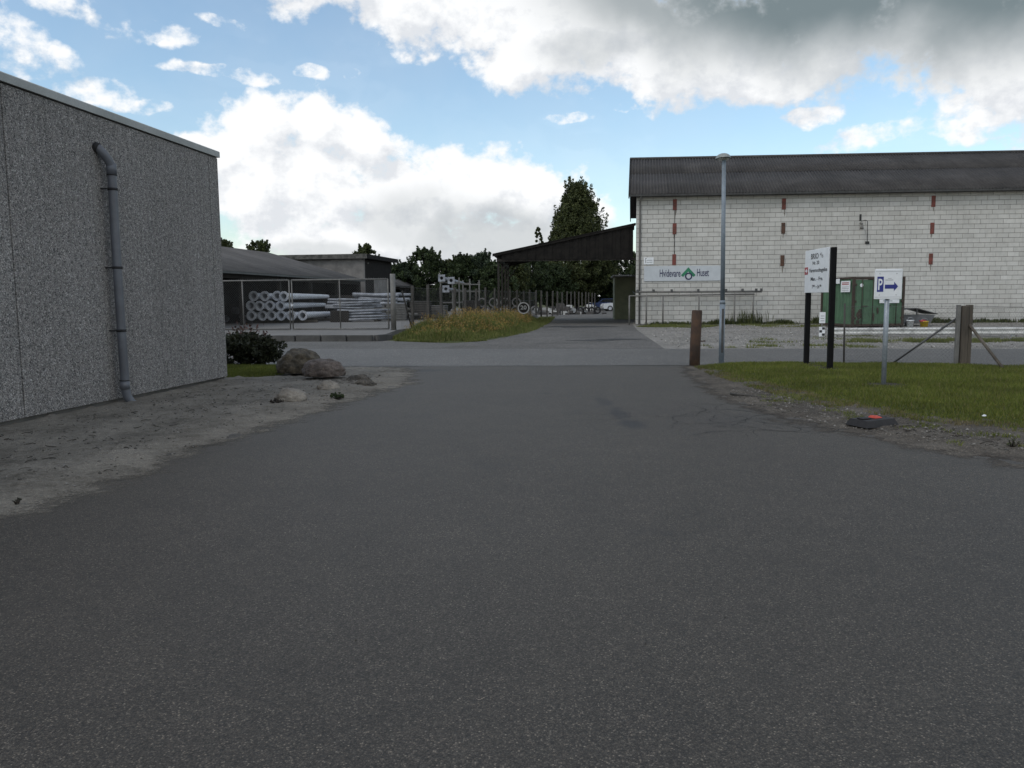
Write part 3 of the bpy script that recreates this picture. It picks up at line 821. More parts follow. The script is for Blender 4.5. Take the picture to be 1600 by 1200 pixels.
def tree(name, label, x, y, h, rad, prof, clumps, per, leaf, mat, group=None, trunk_r=0.16, z0=0.0, cat='tree', base=0.15, jit=0.12, clump_r=0.16, shoots=0):
    """prof(t): crown half-width (fraction of rad) at height fraction t"""
    root = thing(name, label, cat, (x, y, z0), random.uniform(0, 6), group)
    tb = MB()
    lean = random.uniform(-0.03, 0.03)
    top = 0.9 * h
    tb.tube([(0, 0, -0.1), (lean * h * .3, 0, h * .3), (lean * h * .6, 0.02 * h, h * .6), (lean * h, 0, top)], [trunk_r, trunk_r * .8, trunk_r * .5, trunk_r * .12], 8)
    cs, rs = [], []
    for k in range(clumps):
        t = base + (1 - base) * (k + random.random()) / clumps
        w = prof(t) * rad
        a = random.uniform(0, 2 * PI); q = math.sqrt(random.random()) * (1 + random.uniform(-jit, jit))
        c = (math.cos(a) * w * q + lean * t * h, math.sin(a) * w * q, t * h)
        cs.append(c); rs.append(rad * clump_r * random.uniform(0.7, 1.5) * (0.55 + 0.45 * prof(t)))
        if k % 7 == 0 and q > 0.3:
            tb.tube([(lean * t * h * .8, 0, max(0.1, t * h - w * 0.6)), (c[0] * .55, c[1] * .55, t * h - w * .2), c], [trunk_r * .35 * (1 - t * .6), trunk_r * .2 * (1 - t * .6), 0.015], 5)
    ss, sr = [], []
    for k in range(shoots):
        a = random.uniform(0, 2 * PI); t = random.uniform(0.55, 0.97); w = prof(t) * rad * random.uniform(0.5, 1.0)
        x_, y_ = math.cos(a) * w, math.sin(a) * w
        n_ = random.randint(3, 6); dx_, dy_ = x_ * 0.05, y_ * 0.05
        for q in range(n_):
            ss.append((x_ + dx_ * q + lean * t * h, y_ + dy_ * q, t * h + q * rad * 0.07)); sr.append(rad * 0.11 * (1.15 - q / n_))
    tb.build('trunk', m_bark, root)
    V, Fc = leaf_cloud(np.array(cs), np.array(rs), per, leaf)
    if ss:
        V2, F2 = leaf_cloud(np.array(ss), np.array(sr), max(6, per // 7), leaf * 1.05)
        V = np.concatenate([V, V2]); Fc = np.arange(len(V)).reshape(-1, 4)
    V[:, 2] = np.maximum(V[:, 2], 0.05)
    link('crown', np_mesh('crown', V, Fc), mat, root)
    return root

# --- lawn grass
def grass_on(name, poly, hf, n, h0, h1, w, mat, holes=(), margin=0.0, thin=None, z0=0.0):
    P = sample_poly(poly, n, margin)
    if hf is not None: z = hf(P)
    else: z = np.full(len(P), z0)
    k = np.ones(len(P), bool) if hf is None else z > 0.012
    for (hx, hy, hr) in holes:
        d = np.hypot(P[:, 0] - hx, P[:, 1] - hy)
        k &= d > hr * rng.uniform(0.75, 1.15, len(P))
    if thin is not None:
        nv = vnoise(P, thin[0], 31.0)
        k &= nv > thin[1] + rng.uniform(-0.15, 0.15, len(P))
    P, z = P[k], z[k]
    hh = rng.uniform(h0, h1, len(P))
    return blades(name, P, z - 0.004, hh, rng.uniform(0.6, 1.3, len(P)) * w, mat, 0.7)

lawn_vis = [(4.25, 17.75), (4.05, 17.0), (4.1, 15.1), (4.3, 13.2), (4.35, 12.0), (4.45, 10.9), (4.85, 10.0), (5.3, 9.35), (5.75, 8.7), (6.6, 7.7), (8, 6.6), (11, 6.6), (13, 16.1), (10.2, 16.45), (9.4, 17.05), (6.2, 17.9)]
HOLES = [(6.1, 12.95, 0.30), (6.4, 17.1, 0.25), (6.34, 15.75, 0.3), (6.35, 16.4, 0.2), (9.6, 16.8, 0.2)]
grass_on('lawn_grass', lawn_vis, h_lawn, 210000, 0.025, 0.07, 0.011, m_grass, HOLES)
grass_on('dry_grass', lawn_vis, h_lawn, 9000, 0.03, 0.08, 0.010, m_dry, HOLES)
edge_band = [(4.0, 17.4), (3.85, 15.2), (3.95, 13.2), (4.05, 11.4), (4.5, 10.2), (5.0, 9.2), (5.8, 8.2), (6.6, 7.5), (6.4, 8.3), (5.6, 9.3), (5.0, 10.2), (4.7, 11.2), (4.5, 13.2), (4.35, 15.2), (4.4, 17.4)]
grass_on('verge_grass', edge_band, h_verge, 9000, 0.02, 0.06, 0.009, m_dry, thin=(1.5, 0.0))
grass_on('verge_grass', edge_band, h_verge, 9000, 0.02, 0.06, 0.009, m_grass, thin=(1.1, 0.05))
vweed = [(3.5, 11.5), (3.8, 9.3), (4.5, 7.8), (6, 6.0), (6.6, 6.6), (5.0, 8.8), (4.3, 10.6), (3.9, 12.2)]
grass_on('verge_weeds', vweed, h_verge, 9000, 0.02, 0.05, 0.010, m_grass, thin=(2.2, 0.32))
grass_on('corner_grass', grass_l, h_gl, 32000, 0.03, 0.07, 0.011, m_grass)
# --- tall grass bank
mp = [(-4.75, 30.8), (-4.3, 29.8), (-2.3, 28.3), (-1.1, 29.3), (-0.15, 32.9), (0.85, 37.3), (1.5, 44), (1.9, 54), (1.6, 60), (-4.9, 35.2)]
P = sample_poly(mp, 52000, 0.05)
sd = poly_sd(P, mp); z = h_mound(P)
front = np.clip(sd / 1.4, 0, 1)
fac = 0.75 + 0.9 * vnoise(P, 0.8, 4.0)
hh = (0.12 + 0.60 * front ** 1.3 * np.clip(fac, 0.3, 1.2)) * rng.uniform(0.6, 1.1, len(P))
blades('tall_grass', P, z - 0.02, hh, rng.uniform(0.015, 0.04, len(P)), m_tall, 0.35, seg2=True)
P2 = sample_poly(mp, 9500, 0.35)
sd2 = poly_sd(P2, mp); nz = vnoise(P2, 0.45, 4.0)
band = np.exp(-((P2[:, 0] + 1.9 - (P2[:, 1] - 35) * 0.12) / 1.7) ** 2)
k = rng.uniform(0, 1, len(P2)) < np.clip(0.10 + 0.75 * band + nz * 0.7, 0.02, 1) * np.clip(sd2 / 1.1, 0, 1)
P2 = P2[k]; z2 = h_mound(P2); f2 = np.clip(poly_sd(P2, mp) / 1.4, 0, 1) * np.clip(0.85 + 0.8 * vnoise(P2, 0.8, 4.0), 0.4, 1.3)
hb = (0.20 + 0.56 * f2) * rng.uniform(0.55, 1.12, len(P2))
V, Fc = leaf_cloud(np.c_[P2, z2 + hb], np.full(len(P2), 0.07), 3, 0.032)
tag(link('seed_heads', np_mesh('seed_heads', V, Fc), m_seed), kind='stuff')
# --- sparse grass on the gravel and along the wall foot
for poly, n, h0, h1, th in [
    ([(6.5, 41.5), (9.5, 39.5), (11.0, 42), (8, 44)], 9000, 0.04, 0.12, (0.8, -0.05)),
    ([(12, 40), (16, 39), (16, 43), (12, 43.5)], 6000, 0.04, 0.12, (0.8, 0.1)),
    ([(11.0, 26.2), (19.5, 24.6), (21, 26.2), (12, 27.8)], 16000, 0.05, 0.14, (0.9, -0.05)),
    ([(6.0, 24.0), (11, 23.4), (11, 24.8), (6, 25.2)], 3500, 0.04, 0.10, (0.8, 0.1)),
    ([(7.5, 25.5), (14, 28.5), (13.5, 32.5), (9, 29.5)], 3500, 0.04, 0.10, (0.7, 0.2)),
    ([(-0.4, 31.4), (0.8, 36), (1.6, 42), (2.6, 52), (3.4, 62), (2.2, 62), (1.4, 48), (0.6, 38)], 9000, 0.05, 0.2, (0.5, -0.1)),
    ([(-4.4, 29.6), (-2.2, 27.9), (-0.9, 29.2), (-1.1, 29.8), (-2.3, 28.8), (-4.2, 30.2)], 6000, 0.04, 0.12, (0.7, -0.2))]:
    grass_on('sparse_grass', poly, None, n, h0, h1, 0.02, m_tall, thin=th)
def wall_foot(x0, x1, n, h0, h1):
    P = np.c_[rng.uniform(x0, x1, n), np.zeros(n)]
    P[:, 1] = 45.2 - 0.06 * (P[:, 0] - 7.05) - rng.uniform(0.05, 0.75, n) ** 1.0
    nv = vnoise(P, 0.9, 3.0)
    k = nv > rng.uniform(-0.3, 0.3, n)
    P = P[k]; nv = nv[k]
    blades('wall_foot_weeds', P, np.zeros(len(P)), rng.uniform(h0, h1, len(P)) * (0.6 + np.clip(nv, 0, 1)), rng.uniform(0.02, 0.05, len(P)), m_lf_olive, 0.4, seg2=True)
wall_foot(7.2, 30, 16000, 0.08, 0.35)
P = np.c_[rng.normal(13.3, 0.5, 160), rng.uniform(44.0, 44.7, 160)]
blades('tall_weeds', P, np.zeros(160), rng.uniform(0.3, 0.95, 160), rng.uniform(0.02, 0.05, 160), m_lf_olive, 0.3, seg2=True)
P = np.c_[rng.normal(19.9, 1.2, 260), rng.uniform(43.7, 44.3, 260)]
blades('tall_weeds', P, np.zeros(260), rng.uniform(0.2, 0.75, 260), rng.uniform(0.02, 0.05, 260), m_lf_olive, 0.3, seg2=True)

# --- litter of twigs, dead leaves and small stones on the bare soil
def litter(name, poly, hf, n, mat, l0, l1, seed):
    rr = random.Random(seed); mb = MB()
    P = sample_poly(poly, n, 0.12); nv = vnoise(P, 1.0, seed)
    for (x, y), q, zz in zip(P, nv, hf(P)):
        if q < rr.uniform(-0.3, 0.5): continue
        a = rr.uniform(0, PI); L = rr.uniform(l0, l1); w = rr.uniform(0.002, 0.005)
        z = max(zz, 0.006) + w
        pts = [(x, y, z)]
        for k in range(3):
            a += rr.uniform(-0.5, 0.5); x += math.cos(a) * L / 3; y += math.sin(a) * L / 3
            pts.append((x, y, z + rr.uniform(-0.002, 0.012)))
        mb.tube(pts, w, 4, False)
    return mb.build(name, mat, kind='stuff')
dv = [(-6.2, 7.5), (-3.6, 6.3), (-3.3, 8.0), (-3.05, 9.5), (-2.7, 11.2), (-2.3, 13.2), (-2.3, 16.5), (-5.3, 15.2)]
litter('twig_litter', dv, h_dirt, 300, m_twig, 0.03, 0.14, 5)
litter('twig_litter', vweed, h_verge, 160, m_twig, 0.03, 0.15, 6)
def pebbles(name, poly, hf, n, r0, r1, mat, seed):
    P = sample_poly(poly, n, 0.05); z = hf(P)
    base = np.array([(1,0,0),(0,1,0),(-1,0,0),(0,-1,0),(0.1,0.1,0.75),(0,0,-0.5)])
    fcs = np.array([(0,1,4),(1,2,4),(2,3,4),(3,0,4),(1,0,5),(2,1,5),(3,2,5),(0,3,5)])
    r = r0 + (r1 - r0) * rng.uniform(0, 1, n) ** 4
    sc = rng.uniform(0.7, 1.2, (n, 1, 3)) * r[:, None, None]
    a = rng.uniform(0, 2 * PI, n)
    B = base[None] * sc
    Vx = B[:, :, 0] * np.cos(a)[:, None] - B[:, :, 1] * np.sin(a)[:, None] + P[:, :1]
    Vy = B[:, :, 0] * np.sin(a)[:, None] + B[:, :, 1] * np.cos(a)[:, None] + P[:, 1:]
    Vz = B[:, :, 2] + np.maximum(z, 0.006)[:, None] + 0.002
    V = np.stack([Vx, Vy, Vz], -1).reshape(-1, 3)
    Fc = (np.arange(n)[:, None, None] * 6 + fcs[None]).reshape(-1, 3)
    tag(link(name, np_mesh(name, V, Fc), mat), kind='stuff')
m_peb = mat_leaf('pebble', [(0.06, 0.057, 0.052), (0.10, 0.092, 0.08), (0.15, 0.14, 0.125), (0.27, 0.255, 0.235)], rough=0.85, trans=0)
m_gpeb = mat_leaf('gravel_stone', [(0.14, 0.132, 0.12), (0.24, 0.228, 0.21), (0.34, 0.325, 0.30), (0.45, 0.435, 0.41)], rough=0.85, trans=0)
pebbles('pebbles', dv, h_dirt, 2200, 0.004, 0.024, m_peb, 1)
pebbles('pebbles', [(3.4, 12.6), (3.3, 11.6), (3.6, 9.7), (4.2, 8.2), (5.2, 6.9), (5.9, 7.6), (4.9, 9.4), (4.3, 11), (4.2, 13)], h_verge, 2600, 0.004, 0.024, m_peb, 2)
def h0f(P): return np.full(len(P), 0.0)
pebbles('gravel_stones', [(5, 24.2), (24, 21.8), (30, 28), (28, 43), (8, 44), (5.6, 32)], h0f, 9000, 0.012, 0.045, m_gpeb, 3)
pebbles('asphalt_grit', [(-3.2, 3), (4.2, 3), (3.2, 11), (3.6, 17), (-1.9, 17), (-2.7, 11)], lambda P: np.full(len(P), 0.006), 500, 0.002, 0.007, m_peb, 4)

# ------------------------------------------------------------------ left concrete building
lb = thing('concrete_building', 'grey exposed aggregate concrete building filling the left edge of the yard', 'building', (-5.52, 15.34, 0), -math.atan(0.129))
def panel(y0, y1, x=0.0):
    MB().cbox(x - 0.2, y0, 0.09, x, y1, 4.22, 0.006).build('wall_panel', m_agg, lb)
panel(-0.33, 0.0)
for k in range(6):
    panel(-0.345 - 5.03 * (k + 1) + 0.015, -0.345 - 5.03 * k)
MB().box(-0.28, -30.5, 0.095, -0.06, -0.05, 4.20).build('inner_wall', m_conc, lb)
MB().box(-0.26, -30.5, -0.4, -0.045, -0.045, 0.085).build('plinth', m_plinth, lb)
for k in range(4):
    MB().cbox(-0.21 - 3.0 * (k + 1) + 0.012, -0.2, 0.09, -0.21 - 3.0 * k, 0.0, 4.22, 0.006).build('wall_panel', m_agg, lb)
MB().box(-12.2, -0.26, -0.4, -0.28, -0.05, 0.088).build('plinth', m_plinth, lb)
MB().box(-12.2, -30.5, 4.10, -0.30, -0.22, 4.24).build('roof', m_felt, lb)
cp = MB().prism([(-0.22, 4.235), (0.035, 4.235), (0.035, 4.335), (0.02, 4.35), (-0.22, 4.35)], 'y', -30.5, 0.035)
cp.build('coping', m_coping, lb)
MB().box(-12.2, -0.22, 4.235, -0.222, 0.035, 4.35).build('coping', m_coping, lb)
# drainpipe
dp_pts = [(-0.02, -3.62, 3.78), (0.04, -3.605, 3.755), (0.085, -3.57, 3.69), (0.12, -3.51, 3.60), (0.13, -3.47, 3.53), (0.13, -3.46, 3.40), (0.13, -3.47, 2.2), (0.13, -3.46, 1.12), (0.13, -3.45, 0.26), (0.135, -3.43, 0.13), (0.17, -3.39, 0.03), (0.22, -3.36, -0.02)]
dp = MB().tube(dp_pts, 0.064, 18).build('drainpipe', m_pvc, lb)
for (z0, z1, r) in [(3.40, 3.56, 0.071), (0.24, 0.36, 0.070)]:
    MB().tube([(0.13, -3.462, z0), (0.13, -3.462, z1)], r, 18).build('pipe_socket', m_pvc, dp)
MB().tube([(-0.01, -3.62, 3.778), (0.045, -3.605, 3.752)], 0.074, 18).build('pipe_collar', m_rubber, dp)
for (z, x) in [(3.19, 0.13), (2.05, 0.13), (1.12, 0.13)]:
    b = MB().tube([(0.13, -3.463, z - 0.018), (0.13, -3.463, z + 0.018)], 0.071, 18)
    b.box(-0.005, -3.56, z - 0.010, 0.10, -3.53, z + 0.010)
    b.build('bracket', m_rubber, dp)
for z in (3.392, 0.37):
    MB().tube([(0.13, -3.462, z - 0.006), (0.13, -3.462, z + 0.006)], 0.0735, 18).build('seal_ring', m_rubber, dp)

# ------------------------------------------------------------------ boulders and garden plants by the corner
def rock(name, label, x, y, z, sx, sy, sz, mat, seed, rz=0.0, amp=0.16, sub=5):
    bm = bmesh.new(); bmesh.ops.create_icosphere(bm, subdivisions=sub, radius=1)
    for v in bm.verts:
        c = v.co.copy()
        d = 1 + amp * mnoise.fractal(c * 1.1 + Vector((seed, 0, 0)), 0.9, 2, 3) + 0.055 * mnoise.fractal(c * 3.5 + Vector((seed, 3, 0)), 0.7, 2, 5) - 0.05 * abs(mnoise.noise(c * 2.3 + Vector((0, seed, 1)))) + 0.015 * mnoise.noise(c * 14 + Vector((seed, 0, 5)))
        v.co = Vector((c.x * sx * d, c.y * sy * d, max(c.z * sz * d, -0.45 * sz)))
    for f in bm.faces: f.smooth = True
    me = bpy.data.meshes.new(name); bm.to_mesh(me); bm.free()
    o = link(name, me, mat, None, (x, y, z), (0, 0, rz))
    return tag(o, label, 'boulder' if sx > 0.3 else 'stone')
rock('boulder', 'large dark brown mossy boulder behind the pinkish one', -4.33, 16.15, 0.24, 0.45, 0.38, 0.34, m_stone1, 2.0, 0.3)
rock('boulder', 'pinkish grey granite boulder in front of the dark mossy boulder', -3.62, 15.25, 0.20, 0.40, 0.33, 0.235, m_stone2, 6.5, 0.1)
rock('stone', 'pale flat stone nearest the asphalt with a dry weed beside it', -3.36, 11.95, 0.07, 0.24, 0.20, 0.16, m_stone3, 9.0, 0.2)
rock('stone', 'small tan stone lying just in front of the pinkish boulder', -3.14, 13.5, 0.05, 0.20, 0.16, 0.13, m_stone3, 13.0, 0.5)
rock('earth_clod', 'dark crumbling clod of earth to the right of the boulders', -2.92, 14.9, 0.04, 0.22, 0.2, 0.10, m_verge, 15.0, 0.2, 0.4)
rock('earth_clod', 'flat dark lump of broken tarmac at the tip of the dirt strip', -2.62, 14.2, 0.02, 0.20, 0.22, 0.07, m_verge, 19.0, 0.9, 0.5)

def leafy(name, label, cat, x, y, z, rx, ry, rz_, clumps, per, leaf, mat, group=None, stems=12):
    root = thing(name, label, cat, (x, y, z), 0, group)
    cs = []
    for k in range(clumps):
        u = Vector((random.gauss(0, 1), random.gauss(0, 1), random.gauss(0, 1))).normalized()
        q = random.random() ** 0.4
        cs.append((u.x * rx * q, u.y * ry * q, rz_ * (1 + u.z * q * 0.95)))
    sb = MB()
    for k in range(stems):
        c = random.choice(cs)
        sb.tube([(c[0] * .1, c[1] * .1, 0), (c[0] * .6, c[1] * .6, c[2] * .55), c], [0.012, 0.008, 0.004], 4)
    sb.build('stem', m_twig, root)
    V, Fc = leaf_cloud(np.array(cs), np.full(len(cs), min(rx, rz_) * 0.28), per, leaf)
    V[:, 2] = np.maximum(V[:, 2], 0.02)
    link('foliage', np_mesh('foliage', V, Fc), mat, root)
    return root
leafy('bush', 'dark dense low bush at the far corner of the concrete building', 'bush', -6.35, 18.7, 0.03, 0.98, 0.7, 0.37, 160, 60, 0.045, m_lf_bush)
leafy('red_leaved_plant', 'sparse plant with dull red leaves rising behind the dark bush', 'plant', -6.5, 19.6, 0.0, 0.75, 0.3, 0.56, 34, 7, 0.05, m_lf_red, stems=30)
leafy('weed', 'small dark green leafy weed on the edge of the asphalt left of centre', 'weed', -2.70, 12.15, 0.02, 0.13, 0.10, 0.055, 26, 12, 0.022, m_lf_dark, stems=8)
leafy('dry_weed', 'dry brown weed drooping at the left side of the pale flat stone', 'weed', -3.50, 11.7, 0.02, 0.15, 0.12, 0.05, 20, 6, 0.02, m_twig, stems=22)
leafy('weed', 'tiny weed at the left picture edge in the dirt by the asphalt', 'weed', -3.80, 5.95, 0.02, 0.04, 0.035, 0.02, 9, 6, 0.010, m_lf_bush, stems=8)
leafy('weed', 'ragged weed in the right verge below the lawn', 'weed', 4.95, 7.75, 0.03, 0.07, 0.06, 0.06, 14, 5, 0.010, m_lf_olive, stems=16)

# ------------------------------------------------------------------ gate
SITE = -math.atan(0.13)
gate = thing('gate', 'double leaf steel tube gate with chain link infill in front of the pole yard', 'gate', (-5.15, 34.55, 0.22), SITE)
def chain_link(L, H, pitch, t, z0=0.0):
    """diagonal wires of a chain link net of length L along +x"""
    mb = MB()
    s = pitch * math.sqrt(2)
    k = -H
    for sgn in (1, -1):
        x = -H
        while x < L:
            a, b = max(x, 0), min(x + H, L)
            if b - a > 0.02:
                if sgn > 0: p0, p1 = (a, a - x), (b, b - x)
                else: p0, p1 = (a, H - (a - x)), (b, H - (b - x))
                y = 0.004 * sgn
                d = t * 0.7071
                for (ox, oz, oy) in ((d, -d * sgn, 0), (0, 0, t)):
                    mb.add([(p0[0] - ox / 2, y - oy / 2, z0 + p0[1] - oz / 2), (p0[0] + ox / 2, y + oy / 2, z0 + p0[1] + oz / 2),
                            (p1[0] + ox / 2, y + oy / 2, z0 + p1[1] + oz / 2), (p1[0] - ox / 2, y - oy / 2, z0 + p1[1] - oz / 2)], [(0, 1, 2, 3)])
            x += s
    return mb
LW = 4.35
for li, x0 in enumerate((-0.18 - LW, -0.30 - 2 * LW)):
    fr = MB()
    for xx in (x0, x0 + LW):
        fr.tube([(xx, 0, 0.06), (xx, 0, 2.2)], 0.032, 8)
    for zz in (0.06, 2.2):
        fr.tube([(x0, 0, zz), (x0 + LW, 0, zz)], 0.032, 8)
    leaf = fr.build('gate_leaf', m_galvdull, gate)
    MB().tube([(x0 + LW / 2, 0, 0.06), (x0 + LW / 2, 0, 2.2)], 0.028, 8).build('middle_bar', m_galvdull, leaf)
    n = chain_link(LW, 2.1, 0.075, 0.006).build('wire_net', m_wire, leaf, (x0, 0, 0.08)); n['kind'] = 'stuff'
    if li == 0:
        MB().cbox(x0 - 0.06, -0.05, 1.05, x0 + 0.05, 0.05, 1.15, 0.01).build('latch', m_galv, leaf)
    rr = random.Random(4 + li)
    sp = MB()
    for k in range(40):
        sx = x0 + 0.1 + k * (LW - .2) / 39
        sp.box(sx - .004, -.004, 2.2, sx + .004, .004, 2.2 + rr.uniform(0.05, 0.085))
    sp.build('top_spikes', m_galvdull, leaf, kind='stuff')
MB().tube([(0.03, 0.02, -0.2), (0.03, 0.02, 2.42)], 0.115, 14).build('gate_post', m_galvdull, gate)
MB().tube([(-9.2, 0.02, -0.2), (-9.2, 0.02, 2.42)], 0.115, 14).build('gate_post', m_galvdull, gate)

# ------------------------------------------------------------------ fence along the track
fence = thing('wire_fence', 'long wire fence on grey posts running back beside the track', 'fence', (-4.9, 34.9, 0.2), math.atan2(25.6, 6.45))
fp = MB().cbox(-0.06, -0.06, -0.3, 0.06, 0.06, 2.02, 0.008).mesh('fence_post')
d = 1.6
while d < 62:
    zz = -0.10 * min(1, d / 24)
    link('fence_post', fp, m_graywood, fence, (d + random.uniform(-0.06, 0.06), 0, zz + random.uniform(-0.06, 0.05)), (random.uniform(-0.02, 0.02), random.uniform(-0.02, 0.02), 0))
    d += 2.02 if d < 28 else 2.3
for zz in (1.86, 1.25, 0.65):
    MB().tube([(0.0, -0.06, zz), (28, -0.06, zz - 0.1)], 0.006, 4).build('wire', m_wire, fence)
n = chain_link(28, 1.8, 0.09, 0.004).build('wire_net', m_wire, fence, (0, -0.055, 0.0)); n['kind'] = 'stuff'
MB().tube([(0.1, -0.1, 1.7), (1.2, -0.1, 0.0)], 0.035, 8).build('brace', m_graywood, fence)

# round sign with 20, leaning at the end of the bank
rs = thing('round_sign', 'round white ringed sign reading 20 standing in the grass by the track', 'sign', (0.72, 47.0, 0.05), -0.03)
MB().tube([(0, 0.05, 0), (0, 0.05, 1.2)], 0.03, 8).build('post', m_graywood, rs)
dm = MB()
def ring(mb, r0, r1, y0, y1, c, seg=36):
    vs = []
    for k in range(seg):
        a = 2 * PI * k / seg
        for (r, y) in ((r0, y0), (r1, y0), (r1, y1), (r0, y1)):
            vs.append((c[0] + math.cos(a) * r, y, c[1] + math.sin(a) * r))
    fs = []
    for k in range(seg):
        b, e = 4 * k, 4 * ((k + 1) % seg)
        for j in range(4):
            fs.append((b + j, b + (j + 1) % 4, e + (j + 1) % 4, e + j))
    return mb.add(vs, fs)
dm.tube([(0, -0.01, 0.92), (0, 0.012, 0.92)], 0.33, 32).build('disc', m_dark, rs)
m_dullwhite = M('dull_white', (0.30, 0.30, 0.29), (0.22, 0.22, 0.21), scale=6)
ring(MB(), 0.28, 0.35, -0.022, -0.012, (0, 0.92)).build('white_ring', m_dullwhite, rs)
link('numeral', text_mesh('20', 0.36, 0.24), m_dullwhite, rs, (0, -0.02, 0.95), (R(90), 0, 0))

# ------------------------------------------------------------------ steel poles in the yard
SITE_DIR = Vector((0.129, 1, 0)).normalized()
def mast_mesh(L, r0, r1, fl, flt=0.035):
    seg = 20; mb = MB()
    mb.tube([(0, flt, 0), (0, L, 0)], [r0, r1], seg, caps=False)
    ri0, ri1 = r0 * 0.9, r1 * 0.9
    vs = []
    for y, r in ((0.0, ri0), (L, ri1)):
        for k in range(seg):
            a = 2 * PI * k / seg
            vs.append((math.cos(a) * r, y, math.sin(a) * r))
    mb.add(vs, [(k, (k + 1) % seg, seg + (k + 1) % seg, seg + k) for k in range(seg)], True)
    return mb.mesh('tube')
mast_me = mast_mesh(7.0, 0.185, 0.12, 0.29)
flange_me = ring(MB(), 0.168, 0.292, 0.0, 0.045, (0, 0), 28).mesh('flange')
stack = [(-14.85, 1.80), (-14.20, 1.79), (-13.54, 1.80), (-13.10, 1.77), (-15.00, 1.25), (-14.47, 1.24), (-13.88, 1.25), (-13.33, 1.23), (-14.96, 0.68), (-14.42, 0.67), (-13.88, 0.68), (-13.33, 0.67), (-12.68, 0.67), (-12.12, 0.66)]
rown = ['top row', 'middle row', 'bottom row']
posn = ['leftmost', 'second from left', 'third from left', 'rightmost']
for i, (x, zc) in enumerate(stack):
    row = min(i // 4, 2)
    if i < 12: lab = 'flanged galvanised mast, %s in the %s of the stack behind the gate' % (posn[i % 4], rown[row])
    else: lab = ['flanged galvanised mast on the ground crossed by the meeting gate leaves', 'flanged galvanised mast on the ground just right of the gate middle'][i - 12]
    mt_ = thing('steel_mast', lab, 'steel pole', (x, 46.0 + random.uniform(-0.35, 0.25), zc), SITE + random.uniform(-0.012, 0.012), 'flanged masts stacked in the yard')
    link('tube', mast_me, m_galv, mt_)
    link('flange', flange_me, m_galv, mt_)
for k, y in enumerate((47.0, 51.0)):
    tag(MB().cbox(-15.4 + 0.13 * (y - 46), y, 0.22, -11.6 + 0.13 * (y - 46), y + 0.15, 0.37, 0.01).build('timber_bearer', m_oldwood), ['timber bearer under the front of the mast stack', 'timber bearer under the middle of the mast stack'][k], 'timber')
for k, (x, y, zc, rz) in enumerate([(-16.3, 45.5, 0.52, 0.5), (-15.6, 46.3, 0.55, 0.35), (-16.2, 47.2, 0.95, 0.55)]):
    mt_ = thing('dull_tube', ['dull grey tube end lying low behind the left gate leaf', 'dull grey tube leaning against the left side of the mast stack', 'dull grey tube on top of the low tubes left of the stack'][k], 'steel pole', (x, y, zc), rz + PI * 0.0)
    link('tube', mast_me, m_galvdull, mt_)
# bundles of thin poles, laid to the right and away
thin_me = {}
def thin_pole(L, r):
    k = (L, r)
    if k not in thin_me:
        thin_me[k] = MB().tube([(-L / 2, 0, 0), (L / 2, 0, 0)], [r, r * 0.7], 10).mesh('pole')
    return thin_me[k]
def bundle(label, group, x, y, z, rz, rows, L, r, gap=2.2, mat=None):
    for j, n in enumerate(rows):
        for k in range(n):
            o = tag(link('steel_pole', thin_pole(L, r), mat or m_galvmid, None), label, 'steel pole', group)
            off = (k - n / 2) * r * gap
            a = rz + random.uniform(-0.09, 0.09)
            ax = random.uniform(-0.4, 0.4)
            o.location = (x - math.sin(rz) * off + ax, y + math.cos(rz) * off, z + r + j * r * 2.15)
            o.rotation_euler = (0, random.uniform(-0.045, 0.045), a)
bundle('thin pale pole in the low bundle behind the right gate leaf', 'thin poles in the low bundle', -9.0, 48.3, 0.32, 0.28, [6, 6, 6, 5], 2.6, 0.075)
bundle('thin pole in the upper bundle resting above the low bundle', 'thin poles in the upper bundle', -9.8, 49.6, 0.98, 0.20, [5, 5, 4, 3], 2.7, 0.075)
bundle('thick dull pole in the high stack beside the right gate post', 'thick poles in the high stack', -8.0, 52.2, 0.45, -0.25, [4, 4], 3.6, 0.14, mat=m_galvdull)
bundle('thick pale pole on top of the high stack beside the right gate post', 'top poles of the high stack', -8.4, 52.4, 1.15, -0.22, [4, 3, 3], 3.2, 0.13)
for k, (x, y) in enumerate([(-9.9, 48.2), (-8.2, 48.7)]):
    tag(MB().cbox(x - .1, y - .6, 0.22, x + .1, y + .9, 0.33, 0.01).build('timber_bearer', m_oldwood), ['timber bearer under the left end of the thin pole bundle', 'timber bearer under the right end of the thin pole bundle'][k], 'timber')
tag(MB().box(-9.4, 51.7, 0.22, -9.2, 53.3, 0.46).box(-7.0, 51.3, 0.22, -6.8, 53.0, 0.46).build('timber_bearer', m_oldwood), 'pair of timber bearers under the thick pole stack', 'timber')
tb_ = thing('dark_crate', 'dark crate standing before the thin pole bundle', 'crate', (-10.25, 47.7, 0.22), 0.1)
for k in range(5):
    MB().cbox(-0.55, -0.35, 0.02 + k * 0.135, 0.55, -0.32, 0.135 + k * 0.135, 0.005).build('slat', m_darkwood, tb_)
MB().box(-0.53, -0.31, 0.0, 0.53, 0.5, 0.68).build('box', m_darkwood, tb_)
# beam lying behind the masts
tag(MB().cbox(-13.2, 55.2, 1.55, -8.4, 55.6, 1.85, 0.02).cbox(-13.0, 55.25, 0.22, -12.8, 55.55, 1.55).cbox(-8.8, 55.25, 0.22, -8.6, 55.55, 1.55).build('trestle', m_darkwood), 'dark wooden trestle beam behind the flanged masts', 'trestle')

